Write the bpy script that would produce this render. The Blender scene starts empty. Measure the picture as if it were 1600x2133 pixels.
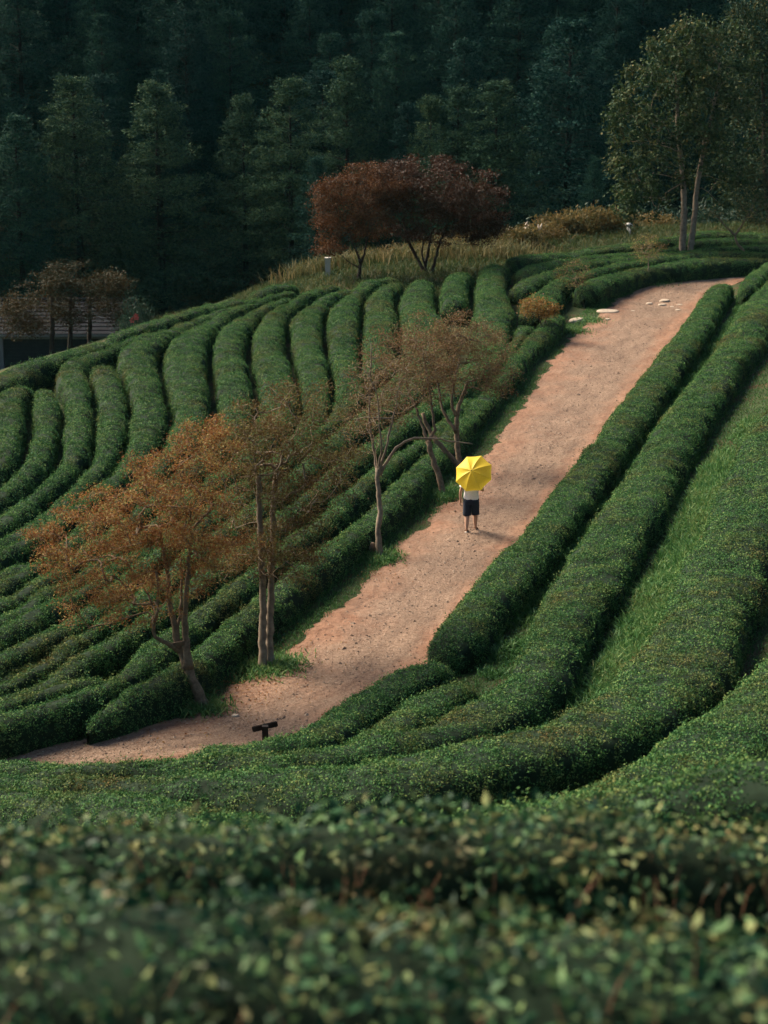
import bpy, bmesh, math, random
import numpy as np
from mathutils import Vector, Matrix

random.seed(7)
RNG = np.random.default_rng(7)
SC = bpy.context.scene
COL = SC.collection

# ------------------------------------------------------------------ camera
CAM_H, PITCH, FPX = 15.5, math.radians(16.2), 4000.0      # focal length in pixels of a 1600 px wide picture
cd = bpy.data.cameras.new('camera')
cam = bpy.data.objects.new('camera', cd)
COL.objects.link(cam)
cam.location = (0, 0, CAM_H)
cam.rotation_euler = (math.pi / 2 - PITCH, 0, 0)
cd.sensor_fit = 'HORIZONTAL'
cd.sensor_width = 36.0
cd.lens = 36.0 * FPX / 1600.0
cd.clip_start, cd.clip_end = 0.5, 4000
cd.dof.use_dof = True
cd.dof.focus_distance = 53.5
cd.dof.aperture_fstop = 2.3
SC.camera = cam

# ------------------------------------------------------------------ sky and sun
SUN_DIR = Vector((-0.70, 0.50, 0.68)).normalized()         # direction towards the sun
w = bpy.data.worlds.new('World')
SC.world = w
w.use_nodes = True
nt = w.node_tree
nt.nodes.clear()
sky = nt.nodes.new('ShaderNodeTexSky')
sky.sky_type = 'NISHITA'
sky.sun_disc = False
sky.dust_density = 1.5
sky.sun_elevation = math.asin(SUN_DIR.z)
sky.sun_rotation = math.atan2(SUN_DIR.x, SUN_DIR.y)
bg = nt.nodes.new('ShaderNodeBackground')
bg.inputs['Strength'].default_value = 0.057
wo = nt.nodes.new('ShaderNodeOutputWorld')
nt.links.new(sky.outputs[0], bg.inputs[0])
nt.links.new(bg.outputs[0], wo.inputs[0])
sd = bpy.data.lights.new('sun', 'SUN')
sd.energy = 4.7
sd.angle = math.radians(32)
sd.color = (1.0, 0.86, 0.68)
sun = bpy.data.objects.new('sun', sd)
COL.objects.link(sun)
sun.location = (-60, 30, 80)
sun.rotation_euler = (-SUN_DIR).to_track_quat('-Z', 'Y').to_euler()
SC.view_settings.view_transform = 'Standard'
SC.view_settings.look = 'None'
SC.view_settings.exposure = 1.45
SC.view_settings.gamma = 1.0
SC.render.engine = 'CYCLES'
SC.cycles.max_bounces = 6
SC.cycles.diffuse_bounces = 3
SC.cycles.glossy_bounces = 2
SC.cycles.transmission_bounces = 3
SC.cycles.use_adaptive_sampling = True
SC.cycles.adaptive_threshold = 0.02
SC.cycles.use_denoising = True
SC.cycles.denoiser = 'OPENIMAGEDENOISE'

# ------------------------------------------------------------------ helpers
def tag(o, label=None, cat=None, group=None, kind=None):
    if label: o['label'] = label
    if cat: o['category'] = cat
    if group: o['group'] = group
    if kind: o['kind'] = kind
    return o

def empty(name, loc, label, cat, group=None):
    o = bpy.data.objects.new(name, None)
    o.empty_display_size = 0.2
    COL.objects.link(o)
    o.location = loc
    return tag(o, label, cat, group)

def link(name, me, mats, parent=None, world=True):
    """One mesh object; with a parent its vertices given in world space are moved to the parent's frame."""
    o = bpy.data.objects.new(name, me)
    if not isinstance(mats, (list, tuple)): mats = [mats]
    if not me.materials:
        for m in mats: me.materials.append(m)
    COL.objects.link(o)
    if parent is not None:
        o.parent = parent
        if world:
            o.matrix_parent_inverse = Matrix.Translation(-parent.location)
    return o

def np_mesh(name, V, F, attrs=None, smooth=False, mat_idx=None):
    V = np.asarray(V, np.float32); F = np.asarray(F, np.int32)
    k = F.shape[1]
    me = bpy.data.meshes.new(name)
    me.vertices.add(len(V)); me.vertices.foreach_set('co', V.ravel())
    me.loops.add(F.size); me.loops.foreach_set('vertex_index', F.ravel())
    me.polygons.add(len(F))
    me.polygons.foreach_set('loop_start', np.arange(0, F.size, k, dtype=np.int32))
    if mat_idx is not None: me.polygons.foreach_set('material_index', np.asarray(mat_idx, np.int32))
    if attrs:
        for an, av in attrs.items():
            av = np.asarray(av, np.float32)
            a = me.attributes.new(an, 'FLOAT', 'POINT')
            a.data.foreach_set('value', av.ravel())
    me.update(calc_edges=True)
    me.validate()
    me.polygons.foreach_set('use_smooth', np.full(len(me.polygons), smooth, bool))
    return me

class MB:
    """Collects quads from several shapes into one mesh."""
    def __init__(s): s.V, s.F, s.n = [], [], 0
    def add(s, V, F):
        V = np.asarray(V, float).reshape(-1, 3); F = np.asarray(F, int)
        s.V.append(V); s.F.append(F + s.n); s.n += len(V)
    def tube(s, P, R, k=6, cap=True):
        P = np.asarray(P, float); R = np.asarray(R, float)
        n = len(P)
        T = np.gradient(P, axis=0); T /= np.linalg.norm(T, axis=1)[:, None] + 1e-9
        ref = np.array([0.13, 0.97, 0.21]) if abs(T[0][1]) < .8 else np.array([1., .1, .1])
        A = np.cross(T, ref); A /= np.linalg.norm(A, axis=1)[:, None] + 1e-9
        B = np.cross(T, A)
        th = np.arange(k) * 2 * math.pi / k
        V = P[:, None] + R[:, None, None] * (A[:, None] * np.cos(th)[None, :, None] + B[:, None] * np.sin(th)[None, :, None])
        i = np.arange(n - 1)[:, None] * k; j = np.arange(k)[None]; j2 = (j + 1) % k
        F = np.stack([i + j, i + j2, i + k + j2, i + k + j], -1).reshape(-1, 4)
        V = V.reshape(-1, 3)
        if cap:
            m = len(V)
            V = np.vstack([V, P[0], P[-1]])
            a = np.arange(k); b = (a + 1) % k
            c0 = np.stack([np.full(k, m), b, a, np.full(k, m)], -1)[:, :3]
            c1 = np.stack([np.full(k, m + 1), (n - 1) * k + a, (n - 1) * k + b], -1)
            # keep quads only: duplicate the centre as a second ring corner
            F = np.vstack([F, np.stack([c0[:, 0], c0[:, 1], c0[:, 2], c0[:, 2]], -1)[:0]])
            s.tri(V, np.vstack([c0, c1]), F); return
        s.add(V, F)
    def tri(s, V, T, F=None):
        V = np.asarray(V, float); T = np.asarray(T, int)
        # triangles are stored as quads with a mid-edge point so one mesh keeps one face size
        mid = (V[T[:, 1]] + V[T[:, 2]]) / 2
        m = len(V)
        Q = np.stack([T[:, 0], T[:, 1], m + np.arange(len(T)), T[:, 2]], -1)
        s.add(np.vstack([V, mid]), Q if F is None else np.vstack([F, Q]))
    def box(s, c, h, M=None):
        h = np.asarray(h, float)
        V = np.array([[x, y, z] for x in (-1, 1) for y in (-1, 1) for z in (-1, 1)], float) * h
        if M is not None: V = V @ np.asarray(M.to_3x3()).T
        s.add(V + np.asarray(c, float), [[0, 1, 3, 2], [4, 6, 7, 5], [0, 4, 5, 1], [2, 3, 7, 6], [0, 2, 6, 4], [1, 5, 7, 3]])
    def mesh(s, name, smooth=True):
        return np_mesh(name, np.vstack(s.V), np.vstack(s.F), smooth=smooth)

def wob(P, f, seed=0):
    """cheap smooth pseudo noise in -1..1 for an (N,3) array"""
    r = np.random.default_rng(1000 + seed)
    out = np.zeros(len(P))
    for a in range(6):
        d = r.normal(size=3); d /= np.linalg.norm(d)
        out += np.sin(P @ d * f * r.uniform(.6, 1.7) + r.uniform(0, 6.28))
    return out / 3.2

def catmull(P, n):
    P = np.asarray(P, float)
    Q = np.vstack([2 * P[0] - P[1], P, 2 * P[-1] - P[-2]])
    out = []
    for i in range(1, len(Q) - 2):
        t = np.linspace(0, 1, n, endpoint=False)[:, None]
        a, b, c, d = Q[i - 1], Q[i], Q[i + 1], Q[i + 2]
        out.append(.5 * (2 * b + (c - a) * t + (2 * a - 5 * b + 4 * c - d) * t**2 + (3 * b - a - 3 * c + d) * t**3))
    out.append(P[-1][None])
    return np.vstack(out)

def resample(P, step):
    P = np.asarray(P, float)
    d = np.r_[0, np.cumsum(np.linalg.norm(np.diff(P, axis=0), axis=1))]
    n = max(3, int(d[-1] / step) + 1)
    s = np.linspace(0, d[-1], n)
    return np.stack([np.interp(s, d, P[:, i]) for i in range(P.shape[1])], -1)

# ------------------------------------------------------------------ picture rays and terrain
SP, CP = math.sin(PITCH), math.cos(PITCH)
def ray(u, v):
    u = np.asarray(u, float); v = np.asarray(v, float)
    a = (u - 800) / FPX; b = -(v - 1066.5) / FPX
    return np.stack([a, CP + b * SP, -SP + b * CP], -1)
def at_depth(u, v, t):
    return np.array([0, 0, CAM_H]) + ray(u, v) * np.asarray(t, float)[..., None]
def flat(pts, z=0.0):
    p = np.asarray(pts, float)
    d = ray(p[:, 0], p[:, 1])
    t = (z - CAM_H) / d[:, 2]
    return np.array([0, 0, CAM_H]) + d * t[:, None]

PATH_L = [(-260, 1608), (0, 1572), (100, 1552), (200, 1534), (275, 1512), (375, 1490), (440, 1462), (480, 1418), (530, 1402), (585, 1368), (625, 1325),
          (675, 1287), (725, 1247), (775, 1192), (825, 1137), (875, 1097), (915, 1065), (955, 1018), (1007, 950), (1045, 895), (1090, 838), (1115, 795),
          (1145, 757), (1180, 712), (1205, 685), (1240, 660), (1282, 626), (1340, 600), (1450, 575), (1560, 565), (1700, 557)]
PATH_R = [(-260, 1600), (0, 1594), (169, 1592), (262, 1586), (330, 1577), (394, 1566), (487, 1558), (562, 1548), (650, 1522), (715, 1482), (765, 1442), (820, 1410), (880, 1362), (905, 1312),
          (940, 1265), (1000, 1200), (1052, 1125), (1095, 1085), (1155, 1010), (1192, 960), (1250, 890), (1300, 820), (1360, 740), (1400, 690),
          (1440, 640), (1490, 600), (1560, 578), (1700, 570)]
pl = flat(PATH_L)[:, :2]; pr = flat(PATH_R)[:, :2]
pr[0] = pl[0] + (0.3, -1.2)
def arc(P):
    return resample(catmull(P, 8), .5)
PLW, PRW = arc(pl), arc(pr)
HILL = np.vstack([[-90, 26], [-45, 31.0], resample(pr, 1.2), pr[-1] + (20, 7), pr[-1] + (60, 18), pr[-1] + (160, 40)])
_c = flat([(-120, 826), (0, 783), (75, 752), (150, 724), (240, 692), (300, 672), (400, 641), (475, 622), (560, 602), (640, 590)], .9)[:, :2]
_d = flat([(740, 572), (830, 560), (900, 552), (1000, 538), (1100, 522), (1250, 500), (1400, 488), (1600, 484)], 0.)[:, :2]
CREST = np.vstack([[-160, -40], [-60, 10], [-38, 30], _c[0] + (-6, -14), _c, _d, _d[-1] + (20, 4), _d[-1] + (80, 16), _d[-1] + (260, 60)])

def sdist(X, Y, L):
    """signed distance to polyline L, positive on its right-hand side"""
    best = np.full(X.shape, 1e9); sg = np.ones(X.shape)
    for (ax, ay), (bx, by) in zip(L[:-1], L[1:]):
        dx, dy = bx - ax, by - ay
        l2 = dx * dx + dy * dy + 1e-9
        t = np.clip(((X - ax) * dx + (Y - ay) * dy) / l2, 0, 1)
        ex, ey = X - ax - t * dx, Y - ay - t * dy
        d = ex * ex + ey * ey
        m = d < best
        best = np.where(m, d, best)
        sg = np.where(m, np.where(ex * dy - ey * dx >= 0, 1., -1.), sg)
    return np.sqrt(best) * sg

def terrain(X, Y):
    s = sdist(X, Y, HILL)
    z = np.interp(s, [0.5, 1.0, 2.0, 8, 12, 16, 26.2, 33, 60, 160], [0, .08, .32, 1.85, 3.0, 4.5, 10.4, 11.55, 20, 34])
    d = -sdist(X, Y, CREST)                       # beyond the crest of the left knoll
    drop = np.interp(d, [-14, -6, 0.5, 3, 28, 38, 150, 400], [0, .25, .35, -.3, -9.0, -9.0, 44, 90])
    z = z + np.where(s < 1, drop, 0) + np.where(s >= 1, np.interp(d, [0.5, 3, 28, 38, 150], [0, -.3, -9, -9, 44]) * np.exp(-np.clip(s - 1, 0, 60) / 25), 0)
    z = z + 0.05 * np.sin(X * .9 + Y * .35) * np.clip(-s, 0, 1) + .04 * np.sin(X * .4 - Y * .8 + 1) * np.clip(-s - 3, 0, 1)
    return z

GX = np.arange(-130, 130.1, .5); GY = np.arange(-30, 300.1, .5)
GZ = terrain(*np.meshgrid(GX, GY, indexing='ij'))
for _ in range(2):
    GZ[1:-1, 1:-1] = (GZ[1:-1, 1:-1] * 2 + GZ[:-2, 1:-1] + GZ[2:, 1:-1] + GZ[1:-1, :-2] + GZ[1:-1, 2:]) / 6
def zt(x, y):
    x = np.asarray(x, float); y = np.asarray(y, float)
    fx = np.clip((x - GX[0]) / .5, 0, len(GX) - 1.001); fy = np.clip((y - GY[0]) / .5, 0, len(GY) - 1.001)
    i = fx.astype(int); j = fy.astype(int); a = fx - i; b = fy - j
    return (GZ[i, j] * (1 - a) * (1 - b) + GZ[i + 1, j] * a * (1 - b) + GZ[i, j + 1] * (1 - a) * b + GZ[i + 1, j + 1] * a * b)

def hit(pts, h=0.0, t0=19.0):
    """where the sight line of each picture point meets the surface h above the ground"""
    p = np.asarray(pts, float).reshape(-1, 2)
    D = ray(p[:, 0], p[:, 1])
    T = np.arange(t0, 260, .1)
    P = np.array([0, 0, CAM_H]) + D[:, None] * T[None, :, None]
    below = P[..., 2] < zt(P[..., 0], P[..., 1]) + h
    k = np.where(below.any(1), below.argmax(1), len(T) - 1)
    out = P[np.arange(len(p)), k]
    out[:, 2] = zt(out[:, 0], out[:, 1])
    return out

# ------------------------------------------------------------------ materials
def mat(name):
    m = bpy.data.materials.new(name)
    m.use_nodes = True
    n = m.node_tree.nodes; n.clear()
    out = n.new('ShaderNodeOutputMaterial'); b = n.new('ShaderNodeBsdfPrincipled')
    m.node_tree.links.new(b.outputs[0], out.inputs[0])
    return m, n, m.node_tree.links, b, out
def N(n, t, **k):
    x = n.new(t)
    for a, v in k.items(): setattr(x, a, v)
    return x
def noise_tex(n, l, scale, detail=4, coord=None, rough=.6):
    x = N(n, 'ShaderNodeTexNoise'); x.inputs['Scale'].default_value = scale; x.inputs['Detail'].default_value = detail
    x.inputs['Roughness'].default_value = rough
    if coord is not None: l.new(coord, x.inputs['Vector'])
    return x.outputs['Fac']
def ramp(n, l, fac, stops):
    r = N(n, 'ShaderNodeValToRGB')
    e = r.color_ramp.elements
    while len(e) < len(stops): e.new(.5)
    for k, (p, c) in enumerate(stops):
        e[k].position = p; e[k].color = (*c, 1) if len(c) == 3 else c
    l.new(fac, r.inputs[0])
    return r.outputs[0]
def mix(n, l, fac, a, b, mode='MIX'):
    m = N(n, 'ShaderNodeMix', data_type='RGBA', blend_type=mode)
    for s, v in ((m.inputs[0], fac), (m.inputs[6], a), (m.inputs[7], b)):
        if isinstance(v, (int, float)): s.default_value = v
        elif isinstance(v, tuple): s.default_value = (*v, 1)
        else: l.new(v, s)
    return m.outputs[2]
def geo_pos(n):
    return N(n, 'ShaderNodeNewGeometry').outputs['Position']

def leaf_mat(name, cols, patch=None, patch_amt=.5, patch_scale=.5, translucent=.25, rough=.6, spec=.2, rndw=.35):
    """cols: ramp stops over a random value per leaf; patch: a second colour laid in soft world patches"""
    m, n, l, b, out = mat(name)
    at = N(n, 'ShaderNodeAttribute', attribute_name='leafvar')
    oi = N(n, 'ShaderNodeObjectInfo')
    pos = geo_pos(n)
    add = N(n, 'ShaderNodeMath', operation='ADD'); l.new(at.outputs['Fac'], add.inputs[0])
    mu = N(n, 'ShaderNodeMath', operation='MULTIPLY'); l.new(oi.outputs['Random'], mu.inputs[0]); mu.inputs[1].default_value = rndw
    l.new(mu.outputs[0], add.inputs[1])
    big = noise_tex(n, l, .9, 3, pos)
    m3 = N(n, 'ShaderNodeMath', operation='MULTIPLY_ADD'); l.new(big, m3.inputs[0]); m3.inputs[1].default_value = .7; l.new(add.outputs[0], m3.inputs[2])
    fr = N(n, 'ShaderNodeMapRange'); l.new(m3.outputs[0], fr.inputs[0]); fr.inputs[1].default_value = .2; fr.inputs[2].default_value = 1.6
    c = ramp(n, l, fr.outputs[0], cols)
    if patch is not None:
        pn = noise_tex(n, l, patch_scale, 4, pos, .7)
        pm = N(n, 'ShaderNodeMapRange'); l.new(pn, pm.inputs[0]); pm.inputs[1].default_value = .5; pm.inputs[2].default_value = .72
        pm.inputs[4].default_value = patch_amt
        gate = N(n, 'ShaderNodeMath', operation='MULTIPLY'); l.new(pm.outputs[0], gate.inputs[0]); l.new(at.outputs['Fac'], gate.inputs[1])
        c = mix(n, l, gate.outputs[0], c, patch)
    l.new(c, b.inputs['Base Color'])
    b.inputs['Roughness'].default_value = rough
    b.inputs['Specular IOR Level'].default_value = spec * .45
    tr = N(n, 'ShaderNodeBsdfTranslucent'); l.new(c, tr.inputs[0])
    ms = N(n, 'ShaderNodeMixShader'); ms.inputs[0].default_value = translucent
    l.new(b.outputs[0], ms.inputs[1]); l.new(tr.outputs[0], ms.inputs[2]); l.new(ms.outputs[0], out.inputs[0])
    return m

def plain(name, col, rough=.7, var=.25, scale=8, bump=0., spec=.3, col2=None):
    m, n, l, b, out = mat(name)
    tc = N(n, 'ShaderNodeTexCoord').outputs['Object']
    f = noise_tex(n, l, scale, 6, tc, .65)
    c2 = col2 if col2 else tuple(x * (1 - var) for x in col)
    c = ramp(n, l, f, [(.3, c2), (.7, tuple(min(1, x * (1 + var * .6)) for x in col))])
    l.new(c, b.inputs['Base Color']); b.inputs['Roughness'].default_value = rough; b.inputs['Specular IOR Level'].default_value = spec
    if bump:
        bp = N(n, 'ShaderNodeBump'); bp.inputs['Strength'].default_value = bump; bp.inputs['Distance'].default_value = .02
        l.new(f, bp.inputs['Height']); l.new(bp.outputs[0], b.inputs['Normal'])
    return m

TEA = [(0.0, (.006, .034, .017)), (.33, (.021, .076, .027)), (.62, (.056, .144, .043)), (.85, (.115, .205, .060)), (1.0, (.19, .25, .075))]
M = {}
M['tea'] = leaf_mat('tea leaves', TEA, (.17, .088, .036), 1.0, .5, .12, .62, .10)
M['tea_core'] = plain('shaded hedge inside', (.012, .024, .012), .9, .5, 5, 0, .1)  # near-black green, so gaps between the leaf tufts look like shadow
M['tea_front'] = leaf_mat('tea leaves close', [(0, (.003, .016, .011)), (.38, (.010, .044, .023)), (.62, (.036, .100, .042)), (.83, (.115, .205, .078)), (1, (.27, .27, .105))], (.20, .085, .045), 1.0, 2.2, .15, .5, .22)  # brightest stops raised to stand in for leaf highlights
M['orange'] = leaf_mat('rust leaves', [(0, (.065, .025, .010)), (.4, (.155, .058, .020)), (.68, (.235, .098, .032)), (.86, (.26, .155, .048)), (1, (.34, .28, .10))], (.055, .060, .020), .8, .8, .35, .55, .2)
M['brownleaf'] = leaf_mat('brown green leaves', [(0, (.045, .028, .012)), (.4, (.095, .058, .022)), (.7, (.12, .105, .034)), (1, (.32, .28, .10))], (.15, .055, .022), .8, .7, .35, .55, .2)
M['drybrown'] = leaf_mat('dry brown leaves', [(0, (.060, .034, .018)), (.5, (.135, .075, .038)), (.8, (.16, .115, .05)), (1, (.36, .31, .17))], (.085, .085, .032), .8, .9, .35, .6, .2)
M['maroon'] = leaf_mat('maroon leaves', [(0, (.015, .008, .005)), (.5, (.042, .018, .009)), (.85, (.085, .036, .016)), (1, (.14, .066, .026))], (.030, .014, .010), .4, .5, .22, .5, .3)
M['russet'] = leaf_mat('russet maple leaves', [(0, (.024, .011, .006)), (.5, (.066, .027, .012)), (.85, (.125, .056, .022)), (1, (.19, .10, .036))], (.045, .03, .012), .5, .5, .25, .55, .2)
M['golden'] = leaf_mat('golden leaves', [(0, (.10, .05, .012)), (.5, (.20, .10, .025)), (1, (.30, .19, .05))], (.06, .07, .02), .5, 1.5, .35, .5, .3)
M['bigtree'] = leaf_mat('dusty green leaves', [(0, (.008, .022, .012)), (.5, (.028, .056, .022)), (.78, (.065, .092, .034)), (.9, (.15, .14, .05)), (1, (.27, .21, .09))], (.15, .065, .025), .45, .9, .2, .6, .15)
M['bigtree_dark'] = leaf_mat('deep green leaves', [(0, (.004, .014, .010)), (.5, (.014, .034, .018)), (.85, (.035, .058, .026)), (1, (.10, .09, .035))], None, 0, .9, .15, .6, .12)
M['dusk'] = leaf_mat('dim russet leaves', [(0, (.010, .015, .008)), (.5, (.026, .028, .012)), (1, (.065, .042, .016))], (.07, .03, .012), .5, .5, .2, .6, .2)
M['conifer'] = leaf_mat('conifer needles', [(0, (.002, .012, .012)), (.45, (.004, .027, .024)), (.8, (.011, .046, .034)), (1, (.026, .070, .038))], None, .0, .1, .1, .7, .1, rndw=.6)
M['conifer_lit'] = leaf_mat('sunlit conifer needles', [(0, (.004, .018, .014)), (.4, (.015, .043, .027)), (.75, (.036, .076, .037)), (1, (.082, .12, .050))], None, .0, .1, .12, .7, .1)  # lit copy of the needles: sunlight put into the front trees' colour
M['shrub'] = leaf_mat('wild brush', [(0, (.035, .040, .014)), (.45, (.085, .075, .026)), (.8, (.15, .105, .038)), (1, (.22, .17, .075))], (.17, .070, .030), .6, .35, .3, .6, .2)
M['greenshrub'] = leaf_mat('dark shrub leaves', [(0, (.006, .018, .012)), (.5, (.018, .042, .027)), (1, (.045, .080, .048))], None, 0, .1, .2, .55, .25)
M['grass'] = leaf_mat('grass blades', [(0, (.018, .060, .018)), (.5, (.050, .135, .038)), (.85, (.095, .20, .058)), (1, (.18, .25, .085))], (.12, .10, .04), .55, .9, .3, .55, .25)
M['crestgrass'] = leaf_mat('rough crest grass', [(0, (.018, .042, .015)), (.5, (.042, .070, .024)), (1, (.12, .11, .042))], (.12, .07, .03), .7, .5, .3, .6, .2)
M['strawgrass'] = leaf_mat('dry tall grass', [(0, (.035, .055, .020)), (.5, (.075, .085, .032)), (1, (.20, .16, .075))], (.2, .09, .05), .6, .7, .3, .6, .2)
M['bark'] = plain('bark', (.16, .115, .075), .9, .55, 9, .6, .15)
M['twig'] = plain('young brown stems', (.20, .10, .055), .7, .4, 20)
M['greybark'] = plain('pale bark', (.20, .155, .112), .9, .5, 7, .6, .15)
M['darkbark'] = plain('dark bark', (.045, .033, .024), .9, .5, 9, .5, .15)
M['fir_bark'] = plain('shaded conifer bark', (.016, .014, .012), .95, .4, 8, .3, .1)
M['white_post'] = plain('weathered white paint', (.42, .40, .36), .8, .2, 5, .1)
M['stone'] = plain('pale stone', (.36, .29, .22), .9, .3, 6, .5)
M['signwood'] = plain('tarred wood', (.020, .013, .010), .7, .5, 12, .3)
M['boardwood'] = plain('weathered board', (.115, .075, .045), .85, .4, 14, .4)
M['rooftile'] = plain('slate roof', (.013, .015, .020), .9, .5, 3, .2, .1)
M['plaster'] = plain('white plaster', (.16, .165, .17), .85, .2, 2)
M['darkwall'] = plain('dark boards', (.020, .021, .024), .8, .4, 4, .2)
M['flower'] = plain('red petals', (.55, .10, .09), .6, .2, 9)
M['plume'] = plain('grass plume', (.60, .50, .40), .8, .2, 9)

# ground sheet
def ground_mat():
    m, n, l, b, out = mat('ground soil and moss')
    pos = geo_pos(n)
    f = noise_tex(n, l, .8, 6, pos, .65); g = noise_tex(n, l, 14, 5, pos, .7)
    c = ramp(n, l, f, [(.35, (.030, .040, .016)), (.5, (.040, .060, .022)), (.66, (.085, .050, .028))])
    c = mix(n, l, .55, c, ramp(n, l, g, [(.3, (.25, .25, .25)), (.7, (1, 1, 1))]), 'MULTIPLY')
    l.new(c, b.inputs['Base Color']); b.inputs['Roughness'].default_value = .95; b.inputs['Specular IOR Level'].default_value = .1
    bp = N(n, 'ShaderNodeBump'); bp.inputs['Strength'].default_value = .7; bp.inputs['Distance'].default_value = .05
    l.new(g, bp.inputs['Height']); l.new(bp.outputs[0], b.inputs['Normal'])
    return m
M['ground'] = ground_mat()

def path_mat():
    m, n, l, b, out = mat('red dirt and gravel')
    pos = geo_pos(n)
    ac = N(n, 'ShaderNodeAttribute', attribute_name='across').outputs['Fac']
    n1 = noise_tex(n, l, .45, 5, pos, .6); n2 = noise_tex(n, l, 1.7, 5, pos, .7); n3 = noise_tex(n, l, 26, 4, pos, .7); n4 = noise_tex(n, l, 9, 3, pos, .6)
    # gravel lies mostly in the middle band, bare red clay along the edges
    gm = N(n, 'ShaderNodeFloatCurve')
    cu = gm.mapping.curves[0]; pts = [(0, .25), (.18, .42), (.4, .80), (.66, .86), (.82, .42), (.92, .10), (1, .05)]
    while len(cu.points) < len(pts): cu.points.new(.5, .5)
    for p, q in zip(cu.points, pts): p.location = q
    gm.mapping.update(); l.new(ac, gm.inputs['Value'])
    a1 = N(n, 'ShaderNodeMath', operation='MULTIPLY_ADD'); l.new(n1, a1.inputs[0]); a1.inputs[1].default_value = 1.5; l.new(gm.outputs[0], a1.inputs[2])
    a2 = N(n, 'ShaderNodeMath', operation='MULTIPLY_ADD'); l.new(n2, a2.inputs[0]); a2.inputs[1].default_value = .8; l.new(a1.outputs[0], a2.inputs[2])
    gf = N(n, 'ShaderNodeMapRange'); l.new(a2.outputs[0], gf.inputs[0]); gf.inputs[1].default_value = 1.30; gf.inputs[2].default_value = 1.95
    clay = ramp(n, l, n2, [(.3, (.205, .108, .068)), (.6, (.262, .148, .096)), (.8, (.315, .195, .132))])
    grav = ramp(n, l, n3, [(.28, (.080, .051, .036)), (.45, (.185, .122, .085)), (.62, (.27, .190, .138)), (.8, (.41, .325, .25))])
    c = mix(n, l, gf.outputs[0], clay, grav)
    al = N(n, 'ShaderNodeAttribute', attribute_name='along').outputs['Fac']
    cx = N(n, 'ShaderNodeCombineXYZ'); m1 = N(n, 'ShaderNodeMath', operation='MULTIPLY'); l.new(ac, m1.inputs[0]); m1.inputs[1].default_value = 11
    m2 = N(n, 'ShaderNodeMath', operation='MULTIPLY'); l.new(al, m2.inputs[0]); m2.inputs[1].default_value = .42
    l.new(m1.outputs[0], cx.inputs[0]); l.new(m2.outputs[0], cx.inputs[1])
    n5 = noise_tex(n, l, 1.0, 6, cx.outputs[0], .7)
    c = mix(n, l, .75, c, ramp(n, l, n5, [(.36, (.62, .60, .60)), (.5, (.95, .94, .93)), (.64, (1.22, 1.22, 1.2))]), 'MULTIPLY')
    c = mix(n, l, .6, c, ramp(n, l, n4, [(.3, (.55, .5, .48)), (.55, (1, 1, 1))]), 'MULTIPLY')
    l.new(c, b.inputs['Base Color']); b.inputs['Roughness'].default_value = .95; b.inputs['Specular IOR Level'].default_value = .15
    bp = N(n, 'ShaderNodeBump'); bp.inputs['Strength'].default_value = .9; bp.inputs['Distance'].default_value = .035
    sm = N(n, 'ShaderNodeMath', operation='ADD'); l.new(n3, sm.inputs[0]); l.new(n4, sm.inputs[1])
    l.new(sm.outputs[0], bp.inputs['Height']); l.new(bp.outputs[0], b.inputs['Normal'])
    return m
M['path'] = path_mat()

# ------------------------------------------------------------------ ground and path
xs = np.concatenate([[-1500, -900, -500, -300, -220, -170], np.arange(-130, -40, 3), np.arange(-40, 40, .8), np.arange(40, 131, 3), [170, 220, 300, 500, 900, 1500]])
ys = np.concatenate([[-900, -500, -250, -120, -60], np.arange(-30, 0, 3), np.arange(0, 125, .8), np.arange(125, 301, 3), [340, 400, 500, 700, 1000, 1500]])
Xg, Yg = np.meshgrid(xs, ys, indexing='ij')
Zg = zt(Xg, Yg)
nx, ny = Xg.shape
ii = np.arange(nx - 1)[:, None] * ny + np.arange(ny - 1)[None]
Fg = np.stack([ii, ii + ny, ii + ny + 1, ii + 1], -1).reshape(-1, 4)
gme = np_mesh('ground', np.stack([Xg, Yg, Zg], -1).reshape(-1, 3), Fg, smooth=True)
tag(link('ground', gme, M['ground']), 'dark soil and moss under the tea rows and forest', 'ground', kind='structure')

npt = 420
def param(P):
    d = np.r_[0, np.cumsum(np.linalg.norm(np.diff(P, axis=0), axis=1))]; return d / d[-1]
# pair the two edges by projecting right edge points through shared control indices
pairs = [(0, 0), (.12, .12), (1, 1)]
tl = np.linspace(0, 1, npt)
Lp = np.stack([np.interp(tl, param(PLW), PLW[:, i]) for i in (0, 1)], -1)
# nearest point on the right edge for each left point, kept monotone
dd = ((Lp[:, None] - PRW[None]) ** 2).sum(-1)
k = np.maximum.accumulate(dd.argmin(1)).astype(float)
ks = np.convolve(np.pad(k, 12, mode='edge'), np.ones(25) / 25, 'valid')
Rp = np.stack([np.interp(ks, np.arange(len(PRW)), PRW[:, i]) for i in (0, 1)], -1)
na = 15
ac = np.linspace(0, 1, na)
ext_r = (Rp - Lp) / np.linalg.norm(Rp - Lp, axis=1)[:, None]
wig = .13 * np.sin(np.arange(npt) * .9) + .12 * np.sin(np.arange(npt) * .37 + 1) + .1 * RNG.normal(size=npt)
Le = Lp + ext_r * wig[:, None] * .6
Re = Rp + ext_r * .55
PV = Le[:, None] * (1 - ac)[None, :, None] + Re[:, None] * ac[None, :, None]
PX, PY = PV[..., 0], PV[..., 1]
PZ = zt(PX, PY) + .035 + .012 * np.sin(PX * 3 + PY) + .01 * np.sin(PY * 2.3 - PX * 1.2)
PZ[:, 0] -= .05; PZ[:, -1] -= .02
ip = np.arange(npt - 1)[:, None] * na + np.arange(na - 1)[None]
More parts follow.
